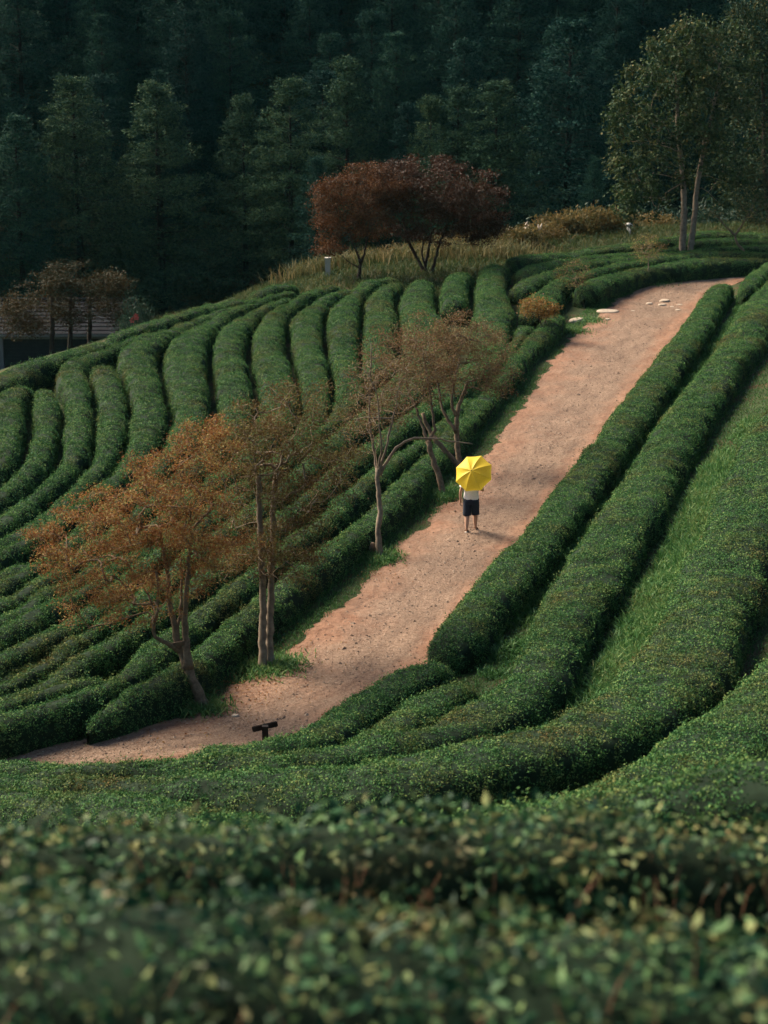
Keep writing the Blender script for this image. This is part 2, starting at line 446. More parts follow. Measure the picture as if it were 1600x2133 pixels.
Fp = np.stack([ip, ip + 1, ip + na + 1, ip + na], -1).reshape(-1, 4)
pme = np_mesh('path', np.stack([PX, PY, PZ], -1).reshape(-1, 3), Fp, {'across': np.tile(ac, npt), 'along': np.repeat(np.linspace(0, 95, npt), na)}, smooth=True)
PATH = tag(link('path', pme, M['path']), 'reddish dirt and gravel path climbing between the tea rows', 'path', kind='structure')

# loose pebbles and fallen leaves on the path
def scatter_path(n, size, hmul, seed, lo=.03, hi=.95):
    r = np.random.default_rng(seed)
    i = r.uniform(0, npt - 2, n); a = np.clip(r.normal(.5, .27, n), lo, hi) * (na - 1)
    i0 = i.astype(int); a0 = np.minimum(a.astype(int), na - 2); fi = (i - i0)[:, None]; fa = (a - a0)[:, None]
    G = np.stack([PX, PY, PZ], -1)
    return G[i0, a0] * (1 - fi) * (1 - fa) + G[i0 + 1, a0] * fi * (1 - fa) + G[i0, a0 + 1] * (1 - fi) * fa + G[i0 + 1, a0 + 1] * fi * fa
C = scatter_path(16000, 0, 0, 3)
r = np.random.default_rng(5)
oct_v = np.array([[1, 0, 0], [0, 1, 0], [-1, 0, 0], [0, -1, 0], [0, 0, 1]], float)
sz = r.lognormal(math.log(.016), .45, len(C))[:, None, None]
jit = r.uniform(.6, 1.3, (len(C), 5, 3)); ang = r.uniform(0, 6.28, len(C))
rot = np.stack([np.stack([np.cos(ang), -np.sin(ang), 0 * ang], -1), np.stack([np.sin(ang), np.cos(ang), 0 * ang], -1), np.stack([0 * ang, 0 * ang, 1 + 0 * ang], -1)], 1)
V = np.einsum('nij,nkj->nki', rot, oct_v[None] * jit * sz * np.array([1.2, .9, .7])) + C[:, None]
f0 = np.array([[0, 1, 4], [1, 2, 4], [2, 3, 4], [3, 0, 4]])
F = (np.arange(len(C))[:, None, None] * 5 + f0[None]).reshape(-1, 3)
gm_, n_, l_, b_, o_ = mat('pebbles')
c_ = ramp(n_, l_, N(n_, 'ShaderNodeAttribute', attribute_name='leafvar').outputs['Fac'], [(0, (.07, .045, .03)), (.6, (.19, .125, .085)), (1, (.33, .25, .18))])
l_.new(c_, b_.inputs['Base Color']); b_.inputs['Roughness'].default_value = .9
me = np_mesh('gravel', V.reshape(-1, 3), F, {'leafvar': np.repeat(r.random(len(C)), 5)})
g = link('gravel', me, gm_, PATH); g['kind'] = 'stuff'

LITTER = [(470, 1450, 700, .8), (540, 1415, 300, .6), (400, 1500, 260, .9), (240, 1540, 200, 1.2), (640, 1350, 160, .8), (780, 1200, 150, .6), (930, 1060, 120, .5)]
# ------------------------------------------------------------------ leaf shapes
def leaf_quads(C, A, W, L, Wd, fold=.0):
    """diamond leaves: base C, unit length direction A, unit width direction W, length L, width Wd"""
    L = np.asarray(L)[:, None]; Wd = np.asarray(Wd)[:, None]
    nrm = np.cross(A, W)
    mid = C + A * L * .45
    V = np.stack([C, mid + W * Wd * .5 + nrm * Wd * fold, C + A * L, mid - W * Wd * .5 + nrm * Wd * fold], 1)
    F = np.arange(len(C) * 4).reshape(-1, 4)
    return V.reshape(-1, 3), F
def unit(v): return v / (np.linalg.norm(v, axis=-1, keepdims=True) + 1e-9)
def rand_dirs(r, n, up=0., flatz=1.):
    d = r.normal(size=(n, 3)); d[:, 2] = d[:, 2] * flatz + up
    return unit(d)
def leaves_mesh(name, C, r, L=(.05, .09), ratio=.5, up=.3, flatz=.7, fold=.12, wflat=.5):
    n = len(C)
    A = rand_dirs(r, n, up, flatz)
    B = rand_dirs(r, n, 0, wflat)
    W = unit(np.cross(A, np.cross(B, A)))
    Ls = r.uniform(*L, n)
    V, F = leaf_quads(C, A, W, Ls, Ls * ratio * r.uniform(.8, 1.2, n), fold)
    return np_mesh(name, V, F, {'leafvar': np.repeat(r.random(n), 4)})

rl = np.random.default_rng(77)
Q_ = []
for (u, v, n, sg) in LITTER:
    c = hit([(u, v)])[0]; q = c[:2] + rl.normal(0, sg, (n, 2)); Q_.append(np.c_[q, zt(q[:, 0], q[:, 1]) + .055])
Q_ = np.vstack(Q_)
me = leaves_mesh('fallen_leaves', Q_, rl, (.03, .07), .5, .1, .2, .1, .15)
fl_ = link('fallen_leaves', me, M['orange'], PATH); fl_['kind'] = 'stuff'
# ------------------------------------------------------------------ tea hedges: leaf tufts set on the clipped body by geometry nodes
def tuft_collection(name, n_var, n_leaf, rad, L, ht, material, twig=0):
    c = bpy.data.collections.new(name)
    for k in range(n_var):
        r = np.random.default_rng(50 + k)
        a = r.uniform(0, 6.28, n_leaf); q = np.sqrt(r.random(n_leaf)) * rad
        P = np.stack([q * np.cos(a), q * np.sin(a), r.uniform(-ht, ht * .7, n_leaf)], -1)
        if k == n_var - 1:      # a stray upright shoot
            P = P[:n_leaf // 4]; P[:, :2] *= .4; P[:, 2] = r.uniform(0, .17, len(P))
        me = leaves_mesh('leaf_tuft', P, r, L, .48, .32, .5, .15, .4)
        o = bpy.data.objects.new('leaf_tuft', me)
        me.materials.append(material)
        c.objects.link(o)
    return c
def scatter_group(name, coll, density, smin, smax):
    g = bpy.data.node_groups.new(name, 'GeometryNodeTree')
    g.interface.new_socket('Geometry', in_out='INPUT', socket_type='NodeSocketGeometry')
    g.interface.new_socket('Geometry', in_out='OUTPUT', socket_type='NodeSocketGeometry')
    n, l = g.nodes, g.links
    gi = n.new('NodeGroupInput'); go = n.new('NodeGroupOutput')
    dp = n.new('GeometryNodeDistributePointsOnFaces'); dp.distribute_method = 'RANDOM'
    na_ = n.new('GeometryNodeInputNamedAttribute'); na_.data_type = 'FLOAT'; na_.inputs[0].default_value = 'dens'
    mu = n.new('ShaderNodeMath'); mu.operation = 'MULTIPLY'; mu.inputs[1].default_value = density
    l.new(na_.outputs[0], mu.inputs[0]); l.new(mu.outputs[0], dp.inputs['Density'])
    ci = n.new('GeometryNodeCollectionInfo'); ci.inputs[0].default_value = coll
    ci.inputs['Separate Children'].default_value = True; ci.inputs['Reset Children'].default_value = True
    ip_ = n.new('GeometryNodeInstanceOnPoints'); ip_.inputs['Pick Instance'].default_value = True
    rv = n.new('FunctionNodeRandomValue'); rv.data_type = 'FLOAT'
    fs = [s for s in rv.inputs if s.type == 'VALUE']; fs[0].default_value, fs[1].default_value = smin, smax
    ri = n.new('GeometryNodeRotateInstances')
    r2 = n.new('FunctionNodeRandomValue'); r2.data_type = 'FLOAT_VECTOR'
    vs = [s for s in r2.inputs if s.type == 'VECTOR']; vs[0].default_value = (-.25, -.25, 0); vs[1].default_value = (.25, .25, 6.283)
    l.new(gi.outputs[0], dp.inputs['Mesh']); l.new(dp.outputs['Points'], ip_.inputs['Points']); l.new(dp.outputs['Rotation'], ip_.inputs['Rotation'])
    l.new(ci.outputs[0], ip_.inputs['Instance'])
    l.new([s for s in rv.outputs if s.type == 'VALUE'][0], ip_.inputs['Scale'])
    l.new(ip_.outputs[0], ri.inputs['Instances']); l.new([s for s in r2.outputs if s.type == 'VECTOR'][0], ri.inputs['Rotation'])
    l.new(ri.outputs[0], go.inputs[0])
    return g
TUFT = tuft_collection('tea_tufts', 8, 84, .17, (.030, .056), .045, M['tea'])
TUFT_F = tuft_collection('tea_tufts_close', 7, 50, .17, (.034, .076), .13, M['tea_front'])
G_NEAR = scatter_group('tea_leaf_scatter', TUFT, 38, .8, 1.2)
G_FAR = scatter_group('tea_leaf_scatter_far', TUFT, 30, .9, 1.3)
G_FRONT = scatter_group('tea_leaf_scatter_close', TUFT_F, 55, .75, 1.35)

HEDGES = {}
SPECS = []
def build_rows():
    """every row keeps a walking gap to its neighbours: its width follows the distance to the nearest other row"""
    pts = np.vstack([np.c_[sp['S'], np.full(len(sp['S']), i)] for i, sp in enumerate(SPECS)])
    for i, sp in enumerate(SPECS):
        o_ = pts[pts[:, 2] != i][:, :2]
        S = sp['S']; T = unit(np.gradient(S, axis=0)); Nn = np.stack([T[:, 1], -T[:, 0]], -1)
        dv = o_[None] - S[:, None]; dd2 = np.sqrt((dv ** 2).sum(-1)); sd2 = (dv * Nn[:, None]).sum(-1)
        w2 = []
        for sg in (1, -1):
            d = np.where(sd2 * sg > .55 * dd2, dd2, 9.).min(1)
            wd = np.clip(.5 * d - sp['gap'], .28, sp['hw'])
            w2.append(np.convolve(np.pad(wd, 5, mode='edge'), np.ones(11) / 11, 'valid'))
        wd = np.array(w2)
        hedge(sp['key'], sp['label'], sp['S'], wd, sp['h'] * (1.0 + 0 * wd[0] if sp['key'][0] == 'H' else .62 + .38 * np.clip(wd.mean(0) / min(sp['hw'], .85), 0, 1)), sp['grp'], sp['ends'], sp['seed'])
def hedge(key, label, spine, hw=.82, h=.9, grp='near', ends=(True, True), seed=0, group='tea rows', zbase=None):
    S = spine[:, :2] if not np.isscalar(hw) else resample(spine[:, :2], .28)
    n = len(S)
    # smooth the spine a little
    for _ in range(3): S[1:-1] = (S[:-2] + 2 * S[1:-1] + S[2:]) / 4
    T = unit(np.gradient(S, axis=0)); Nn = np.stack([T[:, 1], -T[:, 0]], -1)
    dist = np.r_[0, np.cumsum(np.linalg.norm(np.diff(S, axis=0), axis=1))]
    sc = np.ones(n)
    for e, dd_ in ((ends[0], dist), (ends[1], dist[-1] - dist)):
        R0 = .75 if e is True else float(e)
        if e: sc = np.minimum(sc, np.sqrt(np.clip(1 - (1 - np.clip(dd_ / R0, 0, 1)) ** 2, .02, 1)))
    th = np.linspace(0, math.pi, 17)
    a = np.sign(np.cos(th)) * np.abs(np.cos(th)) ** .72
    b = np.sin(th) ** .50
    a = np.r_[a[0], a, a[-1]]; b = np.r_[-.45, b, -.45]
    dens = np.r_[0, .8, np.clip(b[2:-2], .55, 1), .8, 0]
    base = np.c_[S, zt(S[:, 0], S[:, 1]) if zbase is None else np.full(n, zbase)]
    wv = (hw if not np.isscalar(hw) else np.full((2, n), hw)) * (1 + .11 * wob(base, .9, seed)) * sc
    wm = np.where(a[None] >= 0, wv[0][:, None], wv[1][:, None])
    hv = h * (1 + .08 * wob(base, .8, seed + 1)) * (.35 + .65 * sc)
    Vx = S[:, None, 0] + Nn[:, None, 0] * a[None] * wm
    Vy = S[:, None, 1] + Nn[:, None, 1] * a[None] * wm
    # the clipped top follows the fall of the ground across the row about half way
    side = zt(Vx, Vy) if zbase is None else np.full(Vx.shape, zbase)
    Vz = .55 * base[:, None, 2] + .45 * side + b[None] * hv[:, None]
    V = np.stack([Vx, Vy, Vz], -1).reshape(-1, 3)
    out = np.stack([Nn[:, None, 0] * a[None], Nn[:, None, 1] * a[None], np.broadcast_to(b[None], Vx.shape)], -1).reshape(-1, 3)
    V = V + unit(out) * (.045 * wob(V, 4.5, seed + 2) + .045 * wob(V, 1.8, seed + 3))[:, None]
    m = len(a)
    i = np.arange(n - 1)[:, None] * m + np.arange(m - 1)[None]
    F = np.stack([i, i + 1, i + m + 1, i + m], -1).reshape(-1, 4)
    me = np_mesh('tea_hedge', V, F[:, ::-1], {'dens': np.tile(dens, n)}, smooth=True)
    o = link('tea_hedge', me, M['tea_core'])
    tag(o, label, 'hedge', group)
    lv = bpy.data.objects.new('leaves', me)
    COL.objects.link(lv); lv.parent = o; lv['kind'] = 'stuff'
    md = lv.modifiers.new('leaf scatter', 'NODES')
    md.node_group = {'near': G_NEAR, 'far': G_FAR, 'front': G_FRONT}[grp]
    HEDGES[key] = (S, np.max(hw))
    return o
def prow(key, label, pts, hw=.82, h=.9, grp='near', ends=(True, True), shift=0., seed=0, dy=0, gap=.14):
    """row traced on the picture along its top, set on the ground it stands on"""
    p = catmull(np.asarray(pts, float) + (0, dy), 8)
    W = hit(p, h * .92)
    d = np.r_[True, np.linalg.norm(np.diff(W[:, :2], axis=0), axis=1) > .02]
    W = W[d]
    if shift:
        T = unit(np.gradient(W[:, :2], axis=0)); W = W.copy(); W[:, :2] += np.stack([T[:, 1], -T[:, 0]], -1) * shift
    S = resample(W[:, :2], .28)
    for _ in range(6): S[1:-1] = (S[:-2] + 2 * S[1:-1] + S[2:]) / 4
    SPECS.append(dict(key=key, label=label, S=S, hw=hw, h=h, grp=grp, ends=ends, seed=seed, gap=gap))

# --- left of the path
prow('P1', 'tea hedge bordering the left edge of the path, behind the leaning trunks',
     [(178, 1496), (250, 1458), (300, 1437), (382, 1397), (450, 1335), (500, 1292), (545, 1258), (600, 1207), (675, 1150), (725, 1110), (785, 1065), (825, 1025),
      (850, 995), (870, 970), (895, 950), (925, 912), (960, 872), (1000, 828), (1044, 774), (1072, 745), (1100, 712), (1130, 685), (1160, 655)], .50, .68, ends=(3.0, True), shift=.03, seed=1)
prow('P2', 'second tea hedge left of the path, emerging along its lower left bend',
     [(-60, 1497), (0, 1487), (75, 1472), (125, 1455), (175, 1440), (225, 1417), (262, 1397), (285, 1378), (310, 1342), (340, 1318), (397, 1280), (437, 1248), (475, 1221),
      (510, 1197), (587, 1142), (625, 1113), (675, 1072), (720, 1030), (775, 988), (830, 948), (890, 903), (930, 862), (975, 815), (1010, 772), (1045, 735), (1075, 700), (1098, 672)],
     .60, .82, ends=(False, True), shift=.12, seed=2)
prow('S10', 'short brownish tea row tapering out between two longer rows at lower left',
     [(-60, 1470), (0, 1458), (62, 1440), (125, 1418), (187, 1405), (246, 1402)], .66, .8, ends=(False, True), seed=3, dy=8)
prow('U14', 'broad tea row under the mid path trees, climbing to the shadowed crest corner',
     [(-60, 1452), (0, 1438), (62, 1413), (109, 1390), (156, 1364), (203, 1337), (237, 1318), (266, 1297), (312, 1272), (344, 1253), (390, 1216), (440, 1176), (500, 1129), (560, 1084), (620, 1034),
      (680, 988), (740, 940), (800, 905), (840, 880), (890, 850), (940, 815), (990, 780), (1030, 740), (1043, 692), (1036, 655), (1025, 617), (1018, 585), (1022, 560), (1052, 543)],
     1.05, .95, ends=(False, True), seed=4, dy=8)
prow('U12', 'tea row meeting the crest right below the larger maroon tree',
     [(-60, 1426), (0, 1410), (47, 1386), (94, 1364), (125, 1346), (142, 1326), (164, 1304), (190, 1290), (230, 1266), (270, 1238), (340, 1190), (400, 1145), (470, 1095), (530, 1045), (590, 997), (640, 953),
      (690, 908), (740, 868), (790, 835), (840, 798), (868, 760), (876, 720), (872, 680), (872, 642), (868, 605), (876, 580), (884, 572)],
     1.05, .92, ends=(False, True), seed=5, dy=7)
prow('S7', 'short tea row pinched off at the left picture edge beneath the rust tree', [(-60, 1420), (0, 1396), (62, 1365), (116, 1349)], .55, .75, ends=(False, True), seed=6, dy=7)
prow('U10', 'tea row curving to the crest just right of the smaller maroon trunk',
     [(-60, 1392), (0, 1362), (47, 1338), (94, 1316), (125, 1303), (180, 1265), (240, 1205), (300, 1152), (370, 1107), (440, 1057), (500, 1012), (550, 972), (600, 932), (650, 892), (690, 862), (712, 828),
      (720, 785), (716, 742), (715, 692), (715, 655), (717, 630), (732, 603), (762, 587), (800, 574), (838, 572)],
     1.05, .92, ends=(False, True), seed=7, dy=6)
prow('U11', 'short tea row with rounded top between two crest rows, left of the larger maroon tree',
     [(778, 772), (788, 740), (787, 705), (792, 675), (790, 642), (787, 614), (807, 592), (834, 578)], .70, .88, 'far', seed=8)
prow('U13', 'stubby isolated tea hedge standing upright right of the larger maroon trunks', [(945, 640), (947, 612), (946, 588), (962, 568)], .58, .9, 'far', seed=9)
prow('U9', 'tea row bending to the crest below the smaller maroon trunk',
     [(-60, 1335), (0, 1306), (47, 1282), (94, 1260), (131, 1235), (162, 1217), (230, 1178), (310, 1128), (390, 1078), (460, 1030), (520, 987), (570, 947), (620, 907), (652, 870), (666, 835), (662, 787),
      (655, 745), (643, 700), (636, 662), (645, 635), (675, 613), (712, 598), (738, 591)],
     1.05, .9, ends=(False, True), seed=10, dy=5)
prow('U8', 'wide tea row sweeping up to the crest near the white post',
     [(-60, 1305), (0, 1278), (62, 1243), (103, 1224), (134, 1207), (220, 1152), (310, 1090), (380, 1040), (450, 990), (510, 940), (550, 900), (574, 860), (582, 825), (575, 775), (562, 737), (556, 700), (563, 662),
      (588, 632), (625, 611), (662, 596), (698, 584)],
     1.05, .92, ends=(False, True), seed=11, dy=4)
prow('U7', 'narrow tea row between two wide upper left rows, ending left of the white post',
     [(-60, 1275), (0, 1247), (47, 1222), (78, 1206), (109, 1188), (210, 1115), (280, 1055), (350, 1000), (410, 950), (455, 905), (482, 868), (490, 830), (489, 787), (480, 750), (472, 712), (482, 680), (507, 655),
      (540, 634), (577, 616), (610, 606)],
     1.05, .88, ends=(False, True), seed=12, dy=4)
prow('U6', 'widest tea row of the upper left field, disappearing behind the rust crown',
     [(-60, 1235), (0, 1206), (47, 1179), (87, 1163), (119, 1143), (142, 1120), (165, 1100), (220, 1055), (280, 1010), (335, 965), (375, 925), (393, 888), (400, 845), (396, 800), (393, 750), (397, 718), (414, 685),
      (444, 657), (488, 637), (538, 618), (577, 606), (620, 598)],
     1.05, .92, ends=(False, True), seed=13, dy=3)
prow('S1', 'thin short tea row wedged at the left edge, left of the rust crown tips', [(-60, 1222), (0, 1193), (37, 1175), (80, 1160)], .5, .75, ends=(False, True), seed=14, dy=4)
prow('U5', 'tea row winding down the left field, right of the short rounded rows',
     [(-60, 1172), (0, 1145), (50, 1119), (87, 1097), (140, 1064), (175, 1036), (212, 1006), (240, 983), (275, 950), (289, 920), (299, 895), (304, 865), (305, 830), (293, 795), (277, 757), (273, 727), (300, 702),
      (350, 683), (400, 660), (450, 643), (500, 627), (555, 612)],
     1.05, .92, 'far', ends=(False, True), seed=15)
prow('U4', 'upper left tea row whose rounded end tucks under the crest row',
     [(-60, 1158), (0, 1127), (50, 1097), (100, 1062), (140, 1028), (175, 997), (205, 968), (221, 938), (226, 905), (230, 862), (229, 825), (220, 787), (214, 756)],
     1.05, .88, 'far', ends=(False, True), seed=16)
prow('U3', 'tea row that turns off the crest row and snakes down the far left field',
     [(-60, 1122), (0, 1087), (30, 1062), (62, 1032), (100, 1002), (140, 971), (155, 938), (161, 905), (166, 850), (162, 812), (157, 780), (150, 757), (160, 742), (200, 724), (250, 706), (300, 690)],
     1.05, .9, 'far', ends=(False, True), seed=17)
prow('U2', 'second rounded tea row from the left edge, below the crest row',
     [(-60, 1064), (0, 1029), (30, 1002), (62, 971), (80, 938), (86, 912), (92, 887), (95, 850), (93, 825), (91, 800)],
     1.05, .9, 'far', ends=(False, True), seed=18)
prow('U1', 'leftmost rounded tea row in the upper left field, cut by the picture edge',
     [(-50, 1000), (0, 960), (14, 937), (20, 912), (23, 887), (23, 850), (28, 818), (50, 800), (68, 796)],
     1.05, .9, 'far', ends=(False, True), seed=19)
prow('U0', 'outer crest tea row in front of the slate roofed house', [(-60, 815), (0, 793), (37, 773), (75, 760), (112, 748), (150, 734), (200, 716), (240, 703)], .80, .9, 'far', ends=(False, True), seed=20)
prow('UC', 'outermost crest tea row against the dark valley, right of the house', [(240, 700), (300, 682), (350, 668), (400, 650), (440, 637), (475, 631), (520, 624)], .72, .85, 'far', seed=21)
prow('UD', 'short outermost tea row on the skyline left of the pampas clump', [(530, 612), (560, 604), (590, 598), (622, 594)], .6, .8, 'far', seed=22)
# --- far side of the path, upper right
prow('Ra', 'farthest tea row along the brush in the upper right field', [(1062, 541), (1120, 532), (1205, 525), (1304, 514), (1407, 499), (1455, 490), (1530, 489), (1660, 492)], .8, .85, 'far', ends=(True, False), seed=23)
prow('Rb', 'second farthest tea row in the upper right, behind the big twin trunk tree', [(1082, 566), (1136, 551), (1215, 535), (1318, 526), (1407, 513), (1462, 504), (1530, 503), (1660, 506)], .78, .85, 'far', ends=(True, False), seed=24)
prow('Rc', 'tea row with a blunt left end in the middle of the upper right field', [(1086, 602), (1119, 581), (1163, 564), (1200, 556), (1256, 545), (1345, 531), (1407, 525), (1500, 516), (1660, 518)], .74, .85, 'far', ends=(True, False), seed=25)
prow('Rd', 'tea row curling down behind the golden sapling, second from the upper path', [(1120, 648), (1126, 618), (1153, 594), (1182, 577), (1242, 566), (1290, 554), (1345, 541), (1414, 533), (1500, 527), (1660, 530)], .78, .88, 'far', ends=(True, False), seed=26)
prow('Re', 'tea hedge bordering the top bend of the path behind the thin sapling', [(1216, 606), (1242, 586), (1290, 568), (1342, 555), (1418, 547), (1497, 540), (1590, 538), (1680, 540)], .74, .9, 'far', ends=(True, False), seed=27)
# --- right of the path
prow('H1', 'tea hedge along the right edge of the path, beside the walker', [(1512, 590), (1482, 625), (1440, 690), (1385, 765), (1332, 838), (1280, 908), (1228, 975), (1178, 1040), (1128, 1108), (1070, 1180), (1010, 1250), (965, 1305), (935, 1345)], .72, .85, seed=28)
prow('H1b', 'low tea hedge curling along the path behind the little dark signpost', [(945, 1378), (900, 1378), (860, 1396), (810, 1424), (760, 1452), (712, 1490), (660, 1524), (590, 1550), (510, 1560), (430, 1568), (380, 1576)], .62, .72, gap=.21, seed=29, dy=6)
prow('H2b', 'tea hedge starting as a rounded knob below the gap in the path hedge', [(1000, 1412), (965, 1408), (925, 1426), (880, 1460), (830, 1500), (770, 1535), (690, 1560), (600, 1575), (480, 1585), (330, 1593), (150, 1598), (0, 1602), (-80, 1606)], .66, .72, ends=(True, False), gap=.27, seed=30, dy=10)
prow('H2x', 'tea hedge end poking in at the top right beyond the path turn', [(1552, 602), (1575, 580), (1610, 555), (1660, 525)], .70, .85, 'far', ends=(True, False), seed=31)
prow('H2', 'long tea hedge second right of the path, bending into the foreground valley',
     [(1660, 520), (1610, 600), (1575, 655), (1532, 722), (1482, 792), (1432, 855), (1390, 922), (1350, 990), (1310, 1060), (1268, 1130), (1228, 1200), (1192, 1262), (1152, 1330), (1112, 1388), (1070, 1430), (1010, 1470), (940, 1502),
      (870, 1528), (790, 1552), (700, 1577), (600, 1592), (500, 1600), (350, 1608), (200, 1614), (0, 1618), (-80, 1622)], .84, .9, ends=(False, False), gap=.27, seed=32)
prow('H3', 'massive tea hedge third right of the path, with a bright weedy bank on its left',
     [(1700, 790), (1645, 860), (1610, 930), (1582, 1000), (1557, 1060), (1530, 1125), (1502, 1195), (1470, 1265), (1430, 1345), (1385, 1410), (1330, 1460), (1262, 1500), (1175, 1535), (1080, 1558), (1000, 1582), (900, 1603), (800, 1618),
      (700, 1628), (600, 1633), (450, 1636), (300, 1634), (150, 1630), (0, 1628), (-90, 1628)], 1.02, 1.0, ends=(False, False), gap=.27, seed=33)
prow('H4', 'tea hedge rising from the bottom centre to the right edge, nearest of the valley rows',
     [(1720, 1340), (1660, 1400), (1600, 1452), (1550, 1500), (1500, 1545), (1430, 1595), (1350, 1634), (1270, 1664), (1180, 1697), (1100, 1728), (900, 1775), (700, 1778), (500, 1740), (380, 1708), (250, 1682), (100, 1666), (0, 1664), (-90, 1666)], .92, 1.0, ends=(False, False), gap=.21, seed=34)
prow('H5', 'tea hedge corner just showing at the right edge above the blurred foreground', [(1720, 1640), (1660, 1660), (1600, 1680), (1540, 1702), (1480, 1722), (1350, 1760), (1200, 1790)], .85, .95, ends=(False, False), gap=.21, seed=35)
build_rows()
# --- blurred foreground rows
def frow(key, label, y0, amp, hw, h, seed, ztop):
    X = np.arange(-3.2, 3.21, .1)
    print(key, 'ground', float(zt(0, y0)))
    o = hedge(key, label, np.c_[X, y0 + amp * np.sin(X * .9 + seed), 0 * X], hw, h, 'front', (False, False), seed, zbase=ztop - h)
    rq = np.random.default_rng(seed + 500); mb = MB()
    for _ in range(420):
        x = rq.uniform(-3, 3); yy = y0 + rq.uniform(-hw, hw) * .95; z0 = ztop - h + h * rq.uniform(.35, .9)
        d = unit(np.array([rq.normal(0, .35), rq.normal(-.1, .3), 1.])); L = rq.uniform(.15, .34)
        p = np.array([x, yy - .03, z0])
        mb.tube(np.array([p, p + d * L * .5 + rq.normal(0, .012, 3), p + d * L]), np.array([.0045, .0035, .002]), 3, cap=False)
    tw = link('twigs', mb.mesh('twigs'), M['twig'], o); tw['kind'] = 'stuff'
    return o
frow('F1', 'blurred foreground tea hedge, the farther of the two across the bottom', 8.6, .05, .34, .95, 1, 11.235)
frow('F2', 'blurred foreground tea hedge filling the bottom edge of the picture', 5.9, .05, .58, 1.35, 3, 12.23)

